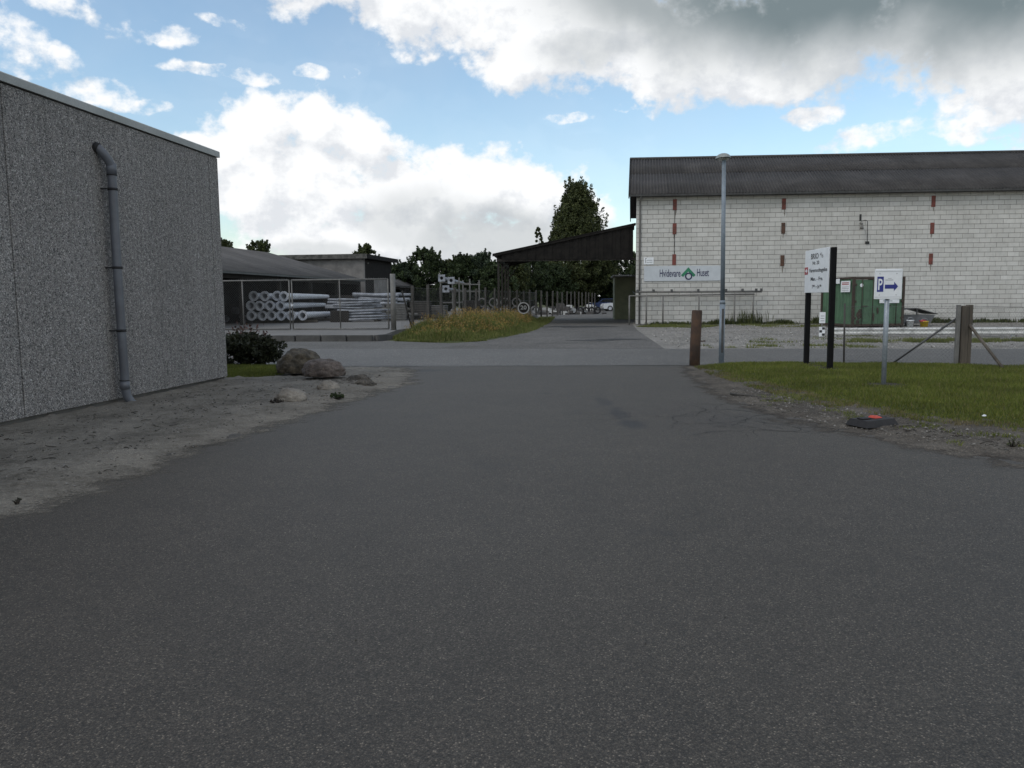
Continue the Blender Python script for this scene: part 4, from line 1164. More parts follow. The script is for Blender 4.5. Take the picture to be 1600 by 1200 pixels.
# rack of lamp poles behind the fence
rack = thing('pole_rack', 'steel storage rack holding lamp poles behind the wire fence', 'rack', (-4.6, 60.0, 0.22), -0.06)
for k, (dx, dy) in enumerate([(0, 0), (0.3, 4.5), (0.6, 9.0)]):
    for s in (-0.7, 0.7):
        MB().box(dx + s - .05, dy - .05, 0, dx + s + .05, dy + .05, 2.9).build('upright', m_galvdull, rack)
    for zz in (1.0, 1.9, 2.5):
        MB().box(dx - .8, dy - .052, zz, dx + .8, dy + .052, zz + .08).build('cross_bar', m_galvdull, rack)
plate_me = MB().box(-0.26, -0.03, -0.26, 0.26, 0.0, 0.26).mesh('base_plate')
lp_me = MB().tube([(0, 0, 0), (0, 10.5, 0)], [0.15, 0.07], 12).mesh('shaft')
hole_me = MB().tube([(0, -0.034, 0), (0, -0.03, 0)], 0.12, 16).mesh('opening')
for k, (x, zc) in enumerate([(-5.15, 3.08), (-4.45, 2.90), (-4.85, 2.28)]):
    lp = thing('lamp_pole', ['galvanised lamp pole with square base plate, highest at the left of the rack', 'galvanised lamp pole with base plate at the top right of the rack', 'galvanised lamp pole on the middle bar of the rack'][k], 'steel pole', (x, 59.4, zc), -0.03 + random.uniform(-.02, .02), 'lamp poles lying on the rack')
    link('shaft', lp_me, m_galvmid, lp); link('base_plate', plate_me, m_galvmid, lp); link('opening', hole_me, m_black, lp)

# piles of slabs, pallets and goods behind the fence
def pallet_stack(label, x, y, n, w, mat, rz):
    r = thing('pallet_stack', label, 'pallets', (x, y, 0.22), rz, 'stacks behind the fence')
    for k in range(n):
        for j in range(3):
            MB().box(-w / 2, -0.5 + j * 0.4, k * 0.15, w / 2, -0.38 + j * 0.4, k * 0.15 + 0.1).build('bearer', mat, r)
        MB().cbox(-w / 2 - .02, -0.55, k * 0.15 + 0.102, w / 2 + .02, 0.55, k * 0.15 + 0.145, 0.004).build('deck', mat, r)
for k, (x, y, n, w, mt_, lb_) in enumerate([(-7.2, 50.0, 7, 1.2, m_galvdull, 'grey stack of pallets nearest the right gate post'), (-5.9, 52.0, 8, 1.2, m_graywood, 'grey brown stack of pallets behind the second fence post'), (-4.9, 53.5, 6, 1.1, m_galvdull, 'low pale stack of pallets behind the tall orange grass'), (-3.0, 60.5, 8, 1.3, m_darkwood, 'dark stack of pallets right of the pole rack')]):
    pallet_stack(lb_, x, y, n, w, mt_, random.uniform(-.2, .2))
scr = thing('concrete_pipe_pile', 'row of concrete pipe ends lying behind the far fence posts', 'pipes', (-1.6, 63.0, 0.22), 0.0)
for k in range(7):
    ring(MB(), 0.27, 0.36, -0.8 + random.uniform(-.2, .2), 0.9, (k * 0.78 - 1.2, 0.36 + (0.0 if k % 3 else 0.0)), 16).build('pipe', m_conc, scr)
for k in range(4):
    ring(MB(), 0.27, 0.36, -0.7, 0.9, (k * 0.9 - 0.7, 1.02), 16).build('pipe', m_conc, scr)

# ------------------------------------------------------------------ low buildings behind the pole yard
def corr_sheet(w, L, pitch=0.177, amp=0.025, thick=0.008, seg=6):
    """corrugated sheet lying in x (across waves) and y (down slope)"""
    n = int(round(w / pitch)) * seg
    vs = []; fs = []
    for i in range(n + 1):
        x = w * i / n; zz = amp * math.cos(2 * PI * i / seg)
        vs += [(x, 0, zz), (x, L, zz), (x, 0, zz - thick), (x, L, zz - thick)]
    for i in range(n):
        a, b = 4 * i, 4 * i + 4
        fs += [(a, b, b + 1, a + 1), (a + 2, a + 3, b + 3, b + 2), (a, a + 2, b + 2, b), (a + 1, b + 1, b + 3, a + 3)]
    return MB().add(vs, fs, True).mesh('roof_sheet')

def shed(name, label, eave_far, length, run, rise, ze, wallmat, openfront, cat='building', sheetmat=m_felt):
    """long gable shed; its eaves towards us run along local -y from the far end"""
    r = thing(name, label, cat, (eave_far[0], eave_far[1], 0.2), SITE)
    slope = math.hypot(run, rise); ang = math.atan2(rise, run)
    me = corr_sheet(1.062 * 3, slope + 0.15, amp=0.02, seg=4)
    k = 0
    n = int(length / 3.18)
    for side in (0, 1):
        for i in range(n):
            o = link('roof_sheet', me, sheetmat, r)
            y = -i * 3.18
            if side == 0:
                # sheet x -> -local y ; sheet y -> up slope towards -x
                mx = Matrix(((0, -math.cos(ang), -math.sin(ang), 0.3), (-1, 0, 0, y), (0, math.sin(ang), -math.cos(ang), ze - 0.05), (0, 0, 0, 1)))
                mx = Matrix(((0, -math.cos(ang), math.sin(ang), 0.3 * 1.0), (-1, 0, 0, y), (0, math.sin(ang), math.cos(ang), ze - 0.08), (0, 0, 0, 1)))
            else:
                mx = Matrix(((0, math.cos(ang), -math.sin(ang), -2 * run - 0.3), (1, 0, 0, y - 3.18), (0, math.sin(ang), math.cos(ang), ze - 0.08), (0, 0, 0, 1)))
            o.matrix_local = mx
    L = n * 3.18
    MB().box(-2 * run, -L + .1, 0, -2 * run + .15, -0.1, ze - .1).build('back_wall', wallmat, r)
    MB().prism([(-2 * run + .16, 0), (-.02, 0), (-.02, ze - .15), (-run, ze + rise - .2), (-2 * run + .16, ze - .15)], 'y', -0.25, -0.1).build('gable_wall', wallmat, r)
    MB().prism([(-2 * run + .16, 0), (-.02, 0), (-.02, ze - .15), (-run, ze + rise - .2), (-2 * run + .16, ze - .15)], 'y', -L + .1, -L + .25).build('gable_wall', wallmat, r)
    if openfront:
        MB().box(-3.0, -L + .26, 0, -2.85, -0.26, ze + 0.3).build('inner_wall', m_dark, r)
        y = -0.3
        while y > -L:
            MB().box(-.25, y - .1, 0, -.05, y + .1, ze - .12).build('post', m_darkwood, r); y -= 5.0
        MB().box(-.20, -L + .26, ze - .42, -.08, -.26, ze - .14).build('eaves_beam', m_darkwood, r)
    else:
        MB().box(-.2, -L + .26, 0, -.05, -0.26, ze - .12).build('front_wall', wallmat, r)
    MB().box(0.28, -L, ze - .2, 0.36, 0, ze - .1).build('gutter', m_gutter, r)
    return r
shed('open_shed', 'long low open fronted shed with grey ribbed roof behind the stacked masts', (-11.9, 63.5), 44, 7.8, 2.25, 2.95, m_dark, True)
shed('far_shed', 'small low shed with pale grey roof right of the flat roofed block', (-9.4, 92.0), 25, 5.0, 2.3, 2.75, m_conc, True)
fb = thing('flat_roofed_block', 'flat roofed concrete block with stained fascia behind the open shed', 'building', (-12.1, 66.2, 0.2), SITE)
MB().box(-13, 0, 0, -0.02, 0.2, 4.75).build('front_wall', m_conc, fb)
MB().box(-0.2, 0.21, 0, -0.005, 8.0, 4.75).build('side_wall', m_dark, fb)
MB().box(-13, 7.8, 0, -0.21, 8.0, 4.75).build('rear_wall', m_dark, fb)
MB().cbox(0.0, 2.4, 0, 0.06, 6.2, 3.1, 0.01).build('sliding_door', m_conc, fb)
MB().box(-13.4, -0.35, 4.752, 0.35, 8.9, 4.95).build('roof', m_dark, fb)
m_fascia = M('stained_fascia', (0.12, 0.115, 0.105), (0.04, 0.04, 0.035), scale=2.2, world=True)
MB().box(-13.4, -0.40, 4.70, 0.36, -0.352, 5.08).build('fascia', m_fascia, fb)
MB().box(0.352, -0.35, 4.70, 0.40, 8.9, 5.06).build('fascia', m_dark, fb)
MB().cbox(0.001, 0.7, 4.3, 0.1, 0.85, 4.42, 0.01).build('lamp', m_galvdull, fb)

# ------------------------------------------------------------------ canopy over the track
cano = thing('canopy', 'dark lean to canopy roof spanning the track beside the block warehouse', 'canopy', (-0.85, 46.2, 0), SITE * 0.35)
cl, cz0, cz1 = 7.95, 4.10, 5.70
DEP = 12.0
slope_a = math.atan2(cz1 - cz0, cl)
ns = 9
rw = DEP / ns
cme = corr_sheet(1.062, math.hypot(cl, cz1 - cz0) + 0.25, amp=0.022, seg=6)
for k in range(11):
    o = link('roof_sheet', cme, m_roof, cano)
    ca, sa = math.cos(slope_a), math.sin(slope_a)
    o.matrix_local = Matrix(((0, ca, -sa, -0.2), (-1, 0, 0, 0.9 + k * 1.06), (0, sa, ca, cz0 - 0.06), (0, 0, 0, 1))) 
for k in range(31):       # vertical boards of the gable end
    x0 = 0.32 + k * 0.242
    z1a = cz0 + (x0) * math.tan(slope_a) - 0.10; z1b = cz0 + (x0 + .225) * math.tan(slope_a) - 0.10
    yy = -0.032 if k % 2 else 0.0
    MB().prism([(x0 - .012, 3.74), (x0 + .254, 3.74), (x0 + .254, z1b), (x0 - .012, z1a)], 'y', yy - 0.02, yy + 0.005).build('cladding_board', m_dark, cano)
MB().prism([(-0.2, cz0 - 0.16), (cl, cz1 - 0.16 + .04), (cl, cz1 + .04), (-0.2, cz0 + 0.0)], 'y', -0.14, -0.09).build('verge_board', m_dark, cano)
MB().box(0.1, 0.02, 3.66, cl, 0.16, 3.80).build('end_beam', m_darkwood, cano)
for k in range(5):
    MB().prism([(0.05, cz0 - 0.32), (cl, cz1 - .30), (cl, cz1 - .08), (0.05, cz0 - 0.10)], 'y', 0.5 + k * 2.7, 0.62 + k * 2.7).build('rafter', m_darkwood, cano)
MB().box(0.02, 0.2, 3.66, 0.2, DEP - .1, 3.86).build('eaves_beam', m_darkwood, cano)
for k in range(4):
    MB().cbox(0.05, 0.22 + k * 3.8, 0, 0.17, 0.34 + k * 3.8, 3.655, 0.01).build('post', m_darkwood, cano)
    MB().tube([(0.11, 0.31 + k * 3.8, 2.9), (0.85, 0.31 + k * 3.8, 3.86)], 0.035, 6).build('brace', m_darkwood, cano)

# ------------------------------------------------------------------ warehouse of painted blocks
wh = thing('block_warehouse', 'white painted block warehouse with dark corrugated roof across the street', 'warehouse', (7.05, 45.2, 0), -math.atan(0.06))
BH, BL, ROWS = 0.255, 0.612, 28
WX = 31.0
MB().box(0.012, 0.0, -0.3, WX, 0.25, 7.16).build('wall', m_mortar, wh)
blk = MB().cbox(0.009, -0.022, 0.011, BL - 0.009, 0.01, BH - 0.011, 0.004).mesh('block')
cells = []
for r_ in range(ROWS):
    x = -(BL / 2 if r_ % 2 else 0.0)
    while x < WX - 0.05:
        a, b = max(x, 0.0), min(x + BL, WX)
        if b - a > 0.08: cells.append((r_, a, b))
        x += BL
full = [c for c in cells if c[2] - c[1] > BL - 1e-3 and c[1] < 20.6]
full.sort(key=lambda c: (c[1] + 7.05) ** 2 + (c[0] * BH - 1.5) ** 2)
single = set(full[:300])
rest = MB()
rr = random.Random(3)
for c in cells:
    r_, a, b = c
    jy = rr.uniform(-0.004, 0.004); z = r_ * BH + 0.02
    if c in single:
        link('block', blk, m_block1, wh, (a, jy, z))
    else:
        x0, x1, y0, y1, z0, z1 = a + .009, b - .009, jy - 0.022, jy + 0.01, z + .011, z + BH - .011
        rest.box(x0, y0, z0, x1, y1, z1)
rest.build('block_field', m_blockn, wh, kind='stuff')
# gable wall towards the track and the far walls (the plan is slightly skewed)
gx = 0.095
def gw(d): return gx * d
vs = [(0.0, 0.001, -0.3), (gw(12.2), 12.2, -0.3), (gw(12.2), 12.2, 7.1), (gw(6.1), 6.1, 9.95), (0.0, 0.001, 7.1)]
vs2 = [(x + 0.24, y, z) for x, y, z in vs]
MB().add(vs + vs2, [(0, 1, 2, 3, 4), (9, 8, 7, 6, 5)] + [(i, 5 + i, 5 + (i + 1) % 5, (i + 1) % 5) for i in range(5)]).build('gable_wall', m_blockn, wh)
MB().box(gw(12) + .25, 12.0, -0.3, WX, 12.2, 7.1).build('rear_wall', m_blockn, wh)
MB().prism([(0.26, -0.3), (12.0, -0.3), (12.0, 7.0), (6.1, 9.9), (0.26, 7.0)], 'x', WX - 0.25, WX - 0.01).build('gable_wall', m_blockn, wh)
# corrugated roof: two rows of sheets on each slope
run, rise = 6.55, 2.98
sa_ = math.atan2(rise, run); SL = math.hypot(run, rise)
lower = corr_sheet(1.062, SL * 0.56, amp=0.032, seg=8); upper = corr_sheet(1.062, SL * 0.46, amp=0.032, seg=8)
ca, sa = math.cos(sa_), math.sin(sa_)
for me in (lower, upper):
    for v in me.vertices: v.co.x += gx * ca * v.co.y
x = -0.42
k = 0
while x < WX:
    for row in (0, 1):
        o = link('roof_sheet', lower if row == 0 else upper, m_roof, wh)
        s0 = 0.0 if row == 0 else SL * 0.545
        yy, zz = -0.42 + s0 * ca, 7.20 + s0 * sa + (0.016 if row else 0.0)
        o.matrix_local = Matrix(((1, 0, 0, x + gx * yy + random.uniform(-.006, .006)), (0, ca, -sa, yy), (0, sa, ca, zz + random.uniform(0, .006)), (0, 0, 0, 1)))
    x += 1.062
rear = MB().add([(-0.42 + gw(6.1), 6.13, 10.20), (WX, 6.13, 10.20), (WX, 12.75, 7.2), (-0.42 + gw(12.75), 12.75, 7.2), (-0.42 + gw(6.1), 6.13, 10.16), (WX, 6.13, 10.16), (WX, 12.75, 7.16), (-0.42 + gw(12.75), 12.75, 7.16)], [(0, 1, 2, 3), (7, 6, 5, 4), (0, 3, 7, 4), (1, 5, 6, 2), (2, 6, 7, 3)])
rear.build('rear_roof', m_roof, wh)
MB().tube([(-0.42 + gw(6.1), 6.12, 10.21), (WX, 6.12, 10.21)], 0.10, 8).build('ridge_cap', m_roof, wh)
# verge boards along the skewed gable
def beam(p, q, w, h):
    p, q = Vector(p), Vector(q)
    s = Vector((w, 0, 0))
    u = Vector((0, 0, h))
    return MB().add([p, p + s, q + s, q, p - u, p + s - u, q + s - u, q - u], [(0, 1, 2, 3), (7, 6, 5, 4), (0, 4, 5, 1), (1, 5, 6, 2), (2, 6, 7, 3), (3, 7, 4, 0)])
beam((-0.49, -0.45, 7.26), (-0.49 + gw(6.6), 6.12, 10.26), 0.06, 0.28).build('verge_board', m_dark, wh)
beam((-0.49 + gw(6.6), 6.13, 10.26), (-0.49 + gw(13.2), 12.8, 7.24), 0.06, 0.30).build('verge_board', m_dark, wh)
gt = MB().prism([(-0.56, 7.08), (-0.42, 7.08), (-0.40, 7.18), (-0.415, 7.18), (-0.43, 7.10), (-0.55, 7.10), (-0.565, 7.18), (-0.58, 7.18)], 'x', -0.45, WX).build('gutter', m_gutter, wh)
MB().box(-0.3, -0.41, 7.10, WX, -0.02, 7.14).build('soffit', m_dark, wh)
MB().tube([(0.20, -0.48, 7.09), (0.20, -0.46, 6.98), (0.20, -0.08, 6.80), (0.20, -0.07, 6.7), (0.20, -0.07, 0.0)], 0.05, 10).build('downpipe', m_galvdull, wh)
# anchor plates with rust below
for ci, (px_, zs) in enumerate([(2.12, (6.65, 5.33, 3.62)), (8.09, (6.60, 5.28, 3.50)), (16.12, (6.62, 5.17, 3.50))]):
    for ri, zc in enumerate(zs):
        MB().cbox(px_ - 0.105, -0.055, zc - 0.30, px_ + 0.105, -0.019, zc + 0.30, 0.006).build('anchor_plate', m_rustbrown if (ci, ri) in ((1, 1), (1, 2)) else m_rust, wh)
        rr = random.Random(ci * 7 + ri)
        L = rr.choice((0.25, 0.4, 0.9)) if ci else 0.3
        if (ci, ri) != (0, 2):
            c0 = px_ + rr.uniform(-.03, .05); NS = 9
            pl = [(c0 - rr.uniform(.02, .06) * (1 - (q / NS) ** 3), zc - .305 - L * q / NS) for q in range(NS + 1)] + [(c0 + .004 + rr.uniform(.02, .06) * (1 - (q / NS) ** 3), zc - .305 - L * q / NS) for q in range(NS, -1, -1)]
            MB().prism(pl, 'y', -0.027, -0.0245).build('rust_stain', m_stain, wh)
MB().tube([(2.12, -0.04, 6.35), (2.12, -0.04, 3.9)], 0.014, 5).build('cable', m_cableplastic, wh)
br = MB().box(12.20, -0.05, 5.62, 12.30, -0.019, 5.98)
br.build('dark_slot', m_cableplastic, wh)
br = MB().tube([(12.26, -0.02, 5.50), (12.26, -0.28, 5.46), (12.24, -0.32, 5.30)], 0.05, 8)
br.tube([(12.24, -0.32, 5.36), (12.24, -0.32, 5.14)], [0.06, 0.11], 10)
br.build('broken_lamp', m_galvdull, wh)
MB().tube([(12.30, -0.03, 5.6), (12.5, -0.04, 5.66), (12.64, -0.04, 5.62), (12.66, -0.04, 4.5)], 0.014, 6).build('cable', m_cableplastic, wh)
MB().cbox(12.56, -0.09, 4.36, 12.76, -0.02, 4.5, 0.01).build('junction_box', m_cableplastic, wh)
# signboard
sg = thing('shop_sign', 'long pale grey board reading Hvidevare Huset with green roof logo on the block wall', 'sign', (7.05, 45.2, 0), -math.atan(0.06))
MB().cbox(0.44, -0.075, 2.43, 4.82, -0.025, 3.27, 0.008).build('board', m_signpanel, sg)
link('lettering', text_mesh('Hvidevare', 1.16, 0.42, bold=0.012), m_navy, sg, (1.90, -0.079, 2.87), (R(90), 0, 0))
link('lettering', text_mesh('Huset', 0.66, 0.42, bold=0.012), m_navy, sg, (3.72, -0.079, 2.89), (R(90), 0, 0))
MB().prism([(2.50, 2.75), (2.91, 3.19), (3.32, 2.75), (3.20, 2.65), (2.91, 2.95), (2.62, 2.65)], 'y', -0.080, -0.076).build('roof_emblem', m_green, sg)
ring(MB(), 0.13, 0.205, -0.088, -0.083, (2.93, 2.69), 32).build('ring_emblem', m_navy, sg)
nt = thing('wall_notice', 'small white notice on the block wall just above the pale signboard', 'notice', (7.05, 45.2, 0), -math.atan(0.06))
MB().cbox(0.43, -0.05, 3.37, 0.98, -0.025, 3.76, 0.005).build('board', m_white, nt)
for k in range(2):
    MB().box(0.58, -0.053, 3.48 + k * .11, 0.9, -0.051, 3.505 + k * .11).build('print_line', m_grey_letter, nt)
MB().box(0.51, -0.053, 3.45, 0.53, -0.051, 3.72).box(.51, -.0535, 3.70, .6, -.0515, 3.72).build('print_line', m_letter, nt)
# pipe rail along the wall
prl = thing('pipe_rail', 'grey double pipe rail on posts along the foot of the block wall', 'rail', (7.05, 45.2, 0), -math.atan(0.06))
MB().tube([(-0.05, -0.42, 1.84), (6.9, -0.42, 1.80)], 0.055, 8).build('rail', m_galvdull, prl)
MB().tube([(-0.42, -0.48, 1.62), (6.5, -0.48, 1.66)], 0.04, 8).build('rail', m_galvdull, prl)
for px_ in (-0.40, 0.55, 1.47, 3.46, 5.42, 6.44):
    MB().tube([(px_, -0.48, -0.1), (px_, -0.48, 1.63)], 0.045, 8).build('post', m_galvdull, prl)
for px_ in (0.05, 0.95, 1.95, 3.42, 4.95, 5.85, 6.6, 6.88):
    MB().cbox(px_ - .06, -0.49, 1.80, px_ + .06, -0.36, 1.97, 0.01).build('clamp', m_gutter, prl)
# green hut beside the warehouse
hut = thing('green_hut', 'olive green hut with white roof edge under the canopy', 'hut', (7.25, 56.0, 0), -0.08)
MB().box(0, 0, -0.1, 1.6, 2.4, 2.95).build('wall', m_hut, hut)
MB().cbox(-0.15, -0.2, 2.952, 1.75, 2.6, 3.08, 0.02).build('roof', m_conc, hut)
MB().box(-0.152, -0.23, 3.02, 1.2, -0.202, 3.10).build('roof_edge', m_white, hut)
MB().tube([(1.25, -0.06, 1.95), (1.3, -0.2, 1.85), (1.45, -0.2, 1.8), (1.5, -0.06, 1.9)], 0.03, 6).build('hook', m_galv, hut)

# ------------------------------------------------------------------ green container
ct = thing('green_container', 'rust stained dark green steel container against the block wall', 'container', (16.36, 38.2, 0), R(7.5))
CW, CD, CH = 2.68, 3.0, 2.42
for xx in (0, CW - .12):
    for yy in (0, CD - .12):
        MB().cbox(xx, yy, 0, xx + .12, yy + .12, CH, 0.01).build('corner_post', m_contrust, ct)
    MB().cbox(xx + (0 if xx < 1 else .02), .121, CH - .1, xx + (.1 if xx < 1 else .12), CD - .121, CH, 0.01).build('side_rail', m_contrust, ct)
    MB().cbox(xx + (0 if xx < 1 else .02), .121, .05, xx + (.1 if xx < 1 else .12), CD - .121, .16, 0.01).build('side_rail', m_contrust, ct)
for zz in (CH - .13, .05):
    MB().cbox(.121, 0, zz, CW - .121, .1, zz + .12, 0.01).build('end_rail', m_contrust, ct)
MB().box(.02, .06, CH - .03, CW - .02, CD - .02, CH - .006).build('roof', m_contrust, ct)
def corr_wall(mb, p0, p1, z0, z1, nrm, n=10, amp=0.035):
    p0, p1, nrm = Vector(p0), Vector(p1), Vector(nrm)
    vs = []
    prof = []
    for i in range(n):
        for (t, o) in ((0.0, 0), (0.3, 0), (0.42, 1), (0.85, 1), (0.97, 0)):
            prof.append(((i + t) / n, o))
    prof.append((1.0, 0))
    for (t, o) in prof:
        q = p0.lerp(p1, t) + nrm * (amp * o)
        vs += [(q.x, q.y, z0), (q.x, q.y, z1)]
    mb.add(vs, [(2 * i, 2 * i + 2, 2 * i + 3, 2 * i + 1) for i in range(len(prof) - 1)])
    return mb
corr_wall(MB(), (.06, CD - .12, 0), (.06, .12, 0), .16, CH - .1, (-1, 0, 0), 9).build('side_wall', m_greencont, ct)
corr_wall(MB(), (CW - .06, .12, 0), (CW - .06, CD - .12, 0), .16, CH - .1, (1, 0, 0), 9).build('side_wall', m_greencont, ct)
MB().box(.12, CD - .06, .1, CW - .12, CD - .03, CH - .1).build('end_wall', m_greencont, ct)
for dx in (0.125, CW / 2 + .006):
    dw = CW / 2 - .131
    dr = MB().cbox(dx, 0.03, .17, dx + dw, .07, CH - .14, 0.008).build('door', m_greencont, ct)
    for k in range(3):
        MB().cbox(dx + .06 + k * (dw - .1) / 3, 0.008, .26, dx + .04 + (k + .78) * (dw - .1) / 3, .03, CH - .24, 0.008).build('door_rib', m_greencont, dr)
    for kx in (0.28, 0.74):
        MB().tube([(dx + dw * kx, -0.012, .12), (dx + dw * kx, -0.012, CH - .1)], 0.018, 6).build('locking_bar', m_contrust, dr)
    MB().cbox(dx + dw * .28 - .02, -0.045, 1.0, dx + dw * .28 + .28, -0.02, 1.05, 0.004).build('handle', m_contrust, dr)
    for zz in (.4, 1.2, 2.0):
        hx = dx - .02 if dx < 1 else dx + dw - .06
        MB().cbox(hx, -0.01, zz, hx + .08, .02, zz + .1, 0.004).build('hinge', m_contrust, dr)
# rust patches on the doors
def rustpatch(x, z, rx, rz_, seed):
    pts = []
    for k in range(18):
        a = 2 * PI * k / 18
        q = 1 + 0.45 * mnoise.fractal(Vector((math.cos(a) * 1.7 + seed, math.sin(a) * 1.7, seed)), 0.8, 2, 3)
        pts.append((x + rx * q * math.cos(a), z + rz_ * q * math.sin(a)))
    MB().prism(pts, 'y', 0.0045, 0.0075).build('rust_patch', m_contrust, ct)
rustpatch(0.34, 0.62, 0.13, 0.22, 1); rustpatch(1.1, 0.5, 0.05, 0.2, 4); rustpatch(0.30, 0.28, 0.1, 0.10, 6); rustpatch(1.3, .8, .05, .18, 9)
MB().tube([(0.42, -0.012, 2.02), (0.42, 0.006, 2.02)], 0.085, 20).build('white_sticker', m_white, ct)
nb = MB().cbox(1.34, -0.06, 1.16, 2.36, -0.035, 1.76, 0.004).build('notice_plate', m_white, ct)
for k, (x0, x1) in enumerate([(1.5, 2.0), (1.95, 2.28), (2.1, 2.25)]):
    MB().box(x0, -0.064, 1.25 + k * .15, x1, -0.062, 1.28 + k * .15).build('print_line', m_grey_letter, nb)
nb = MB().cbox(0.0 - .055, 0.2, 1.70, -0.04, 1.02, 2.24, 0.004).build('notice_plate', m_white, ct)
for k in range(2):
    MB().box(-.058, 0.3, 2.06 + k * .07, -.056, .92, 2.10 + k * .07).build('print_line', m_redlet, nb)
for k in range(3):
    MB().box(-.058, 0.3, 1.78 + k * .08, -.056, .9, 1.80 + k * .08).build('print_line', m_grey_letter, nb)
MB().cbox(-.055, 1.15, 2.12, -.04, 2.1, 2.36, 0.004).build('notice_plate', m_white, ct)

# things beside it
tr = thing('tipped_trailer', 'grey metal trailer tub with tilted lid beside the green container', 'trailer', (20.1, 40.0, 0), 0.05)
MB().add([(-0.75, -0.5, .12), (0.7, -0.5, .12), (0.7, 0.5, .12), (-0.75, .5, .12), (-0.9, -0.62, .55), (0.85, -0.62, .55), (.85, .62, .55), (-.9, .62, .55)], [(3, 2, 1, 0), (0, 1, 5, 4), (1, 2, 6, 5), (2, 3, 7, 6), (3, 0, 4, 7), (4, 5, 6, 7)]).build('tub', m_greymetal, tr)
MB().prism([(-0.95, .80), (-0.1, .86), (0.98, .57), (0.98, .60), (-0.1, .90), (-0.95, .84)], 'y', -0.66, 0.66).build('lid', m_gutter, tr)
MB().box(-.9, -.625, .56, -.82, -.58, .80).box(-.1, -.625, .56, -.04, -.58, .85).build('lid_stay', m_gutter, tr)
for xx in (-.45, .35):
    w_ = MB().tube([(xx, -.56, .14), (xx, -.44, .14)], 0.14, 14).build('wheel', m_rubber, tr)
def bucket(label, x, y, r0, r1, h, mat, extra=None):
    b = thing('bucket', label, 'bucket', (x, y, 0))
    MB().lathe([(0.0, 0.0), (r0, 0.0), (r1, h), (r1 + .012, h), (r1 + .012, h - .03)], 18).build('pail', mat, b)
    MB().tube([(-r1, 0, h - .02), (-r1 * .6, -.02, h + .10), (0, -.03, h + .14), (r1 * .6, -.02, h + .10), (r1, 0, h - .02)], 0.006, 5).build('handle', m_galv, b)
    return b
bucket('white plastic bucket beside the green container', 19.35, 38.6, 0.14, 0.17, 0.33, m_white)
yb = bucket('yellow bucket with red bag in it next to the white one', 19.98, 38.5, 0.16, 0.2, 0.28, m_yellow)
bag = rock('red_bag', 'red bag crumpled inside the yellow bucket', 19.90, 38.46, 0.28, 0.15, 0.12, 0.07, m_redlet, 3.3, 0, 0.5, 3); bag['category'] = 'bag'

# ------------------------------------------------------------------ guard rail
gr = thing('guard_rail', 'low white painted guard rail in front of the green container', 'guard rail', (11.9, 30.0, 0), SITE)
prof = [(0, .30), (-.02, .33), (-.07, .31), (-.08, .27), (-.01, .22), (-.01, .18), (-.08, .13), (-.07, .09), (-.02, .07), (0, .10), (.012, .10), (-.01, .085), (-.055, .105), (-.06, .13), (.006, .175), (.006, .225), (-.06, .27), (-.05, .30), (-.01, .315), (.012, .30)]
Ls = [0, 4.0, 8.0, 12.0]
for a in Ls:
    MB().prism([(p[0] - (0.006 if a in (4.0, 12.0) else 0), p[1]) for p in prof], 'x', a - (0.0 if a == 0 else 0.1), a + 4.0).build('beam', m_whitepaint, gr)
for xx in (0.3, 4.0, 6.6, 10.6, 14.2):
    MB().cbox(xx - .06, 0.014, -.2, xx + .06, 0.12, .32, 0.008).build('post', m_whitepaint, gr)
mk = thing('marker_post', 'white marker board with black squares at the left end of the guard rail', 'marker', (11.62, 29.75, 0), -0.05)
MB().box(-.025, .0, 0, .025, .03, .95).build('post', m_galvdull, mk)
MB().cbox(-.11, -.02, .52, .11, -.002, .93, 0.003).build('notice_board', m_white, mk)
for k in range(3):
    MB().box(-.07, -.024, .60 + k * .09, .07, -.022, .62 + k * .09).build('print_line', m_grey_letter, mk)
MB().cbox(-.11, -.022, .02, .11, -.004, .38, 0.003).build('marker_board', m_white, mk)
for (x0, z0) in ((0.0, .28), (-.1, .17), (0.0, .05)):
    MB().box(x0, -.026, z0, x0 + .1, -.024, z0 + .09).build('black_square', m_letter, mk)

# ------------------------------------------------------------------ lamp post and bollard
lpst = thing('street_lamp', 'slim grey street lamp with domed head at the corner of the lawn', 'street lamp', (4.82, 18.2, 0.02))
MB().tube([(0, 0, -.2), (0, 0, 1.36)], 0.062, 14).build('base_tube', m_lamppost, lpst)
MB().cbox(-.028, -.075, .25, .022, -.055, 1.25, 0.006).build('service_door', m_gutter, lpst)
MB().tube([(0, 0, 1.36), (0, 0, 1.44)], [0.066, 0.052], 14).build('collar', m_lamppost, lpst)
MB().tube([(0, 0, 1.40), (-.03, 0, 4.62)], [0.052, 0.044], 14).build('shaft', m_lamppost, lpst)
hd = MB()
seg = 20
vs, fs = [], []
for i in range(9):
    ph = PI / 2 * i / 8
    for k in range(seg):
        a = 2 * PI * k / seg
        vs.append((-.045 + 0.165 * math.cos(a) * math.cos(ph), 0.02 + 0.22 * math.sin(a) * math.cos(ph), 4.60 + .115 * math.sin(ph)))
for i in range(8):
    for k in range(seg):
        fs.append((i * seg + k, i * seg + (k + 1) % seg, (i + 1) * seg + (k + 1) % seg, (i + 1) * seg + k))
hd.add(vs, fs, True).build('lamp_head', m_lamphead, lpst)
MB().lathe([(0.0, -0.045), (0.09, -0.035), (0.145, 0.0), (0.0, 0.004)], 20, (-.045, 0.02, 4.60)).build('lens', m_lens, lpst)
bo = thing('bollard', 'stout rusty brown bollard post leaning at the mouth of the yard', 'bollard', (4.12, 17.85, 0))
bm_ = MB()
bm_.tube([(0, 0, -.2), (0.012, 0, .5), (0.04, 0, 1.22), (0.041, 0, 1.245)], [0.118, 0.118, 0.116, 0.105], 20)
bm_.build('shaft', m_boll, bo)
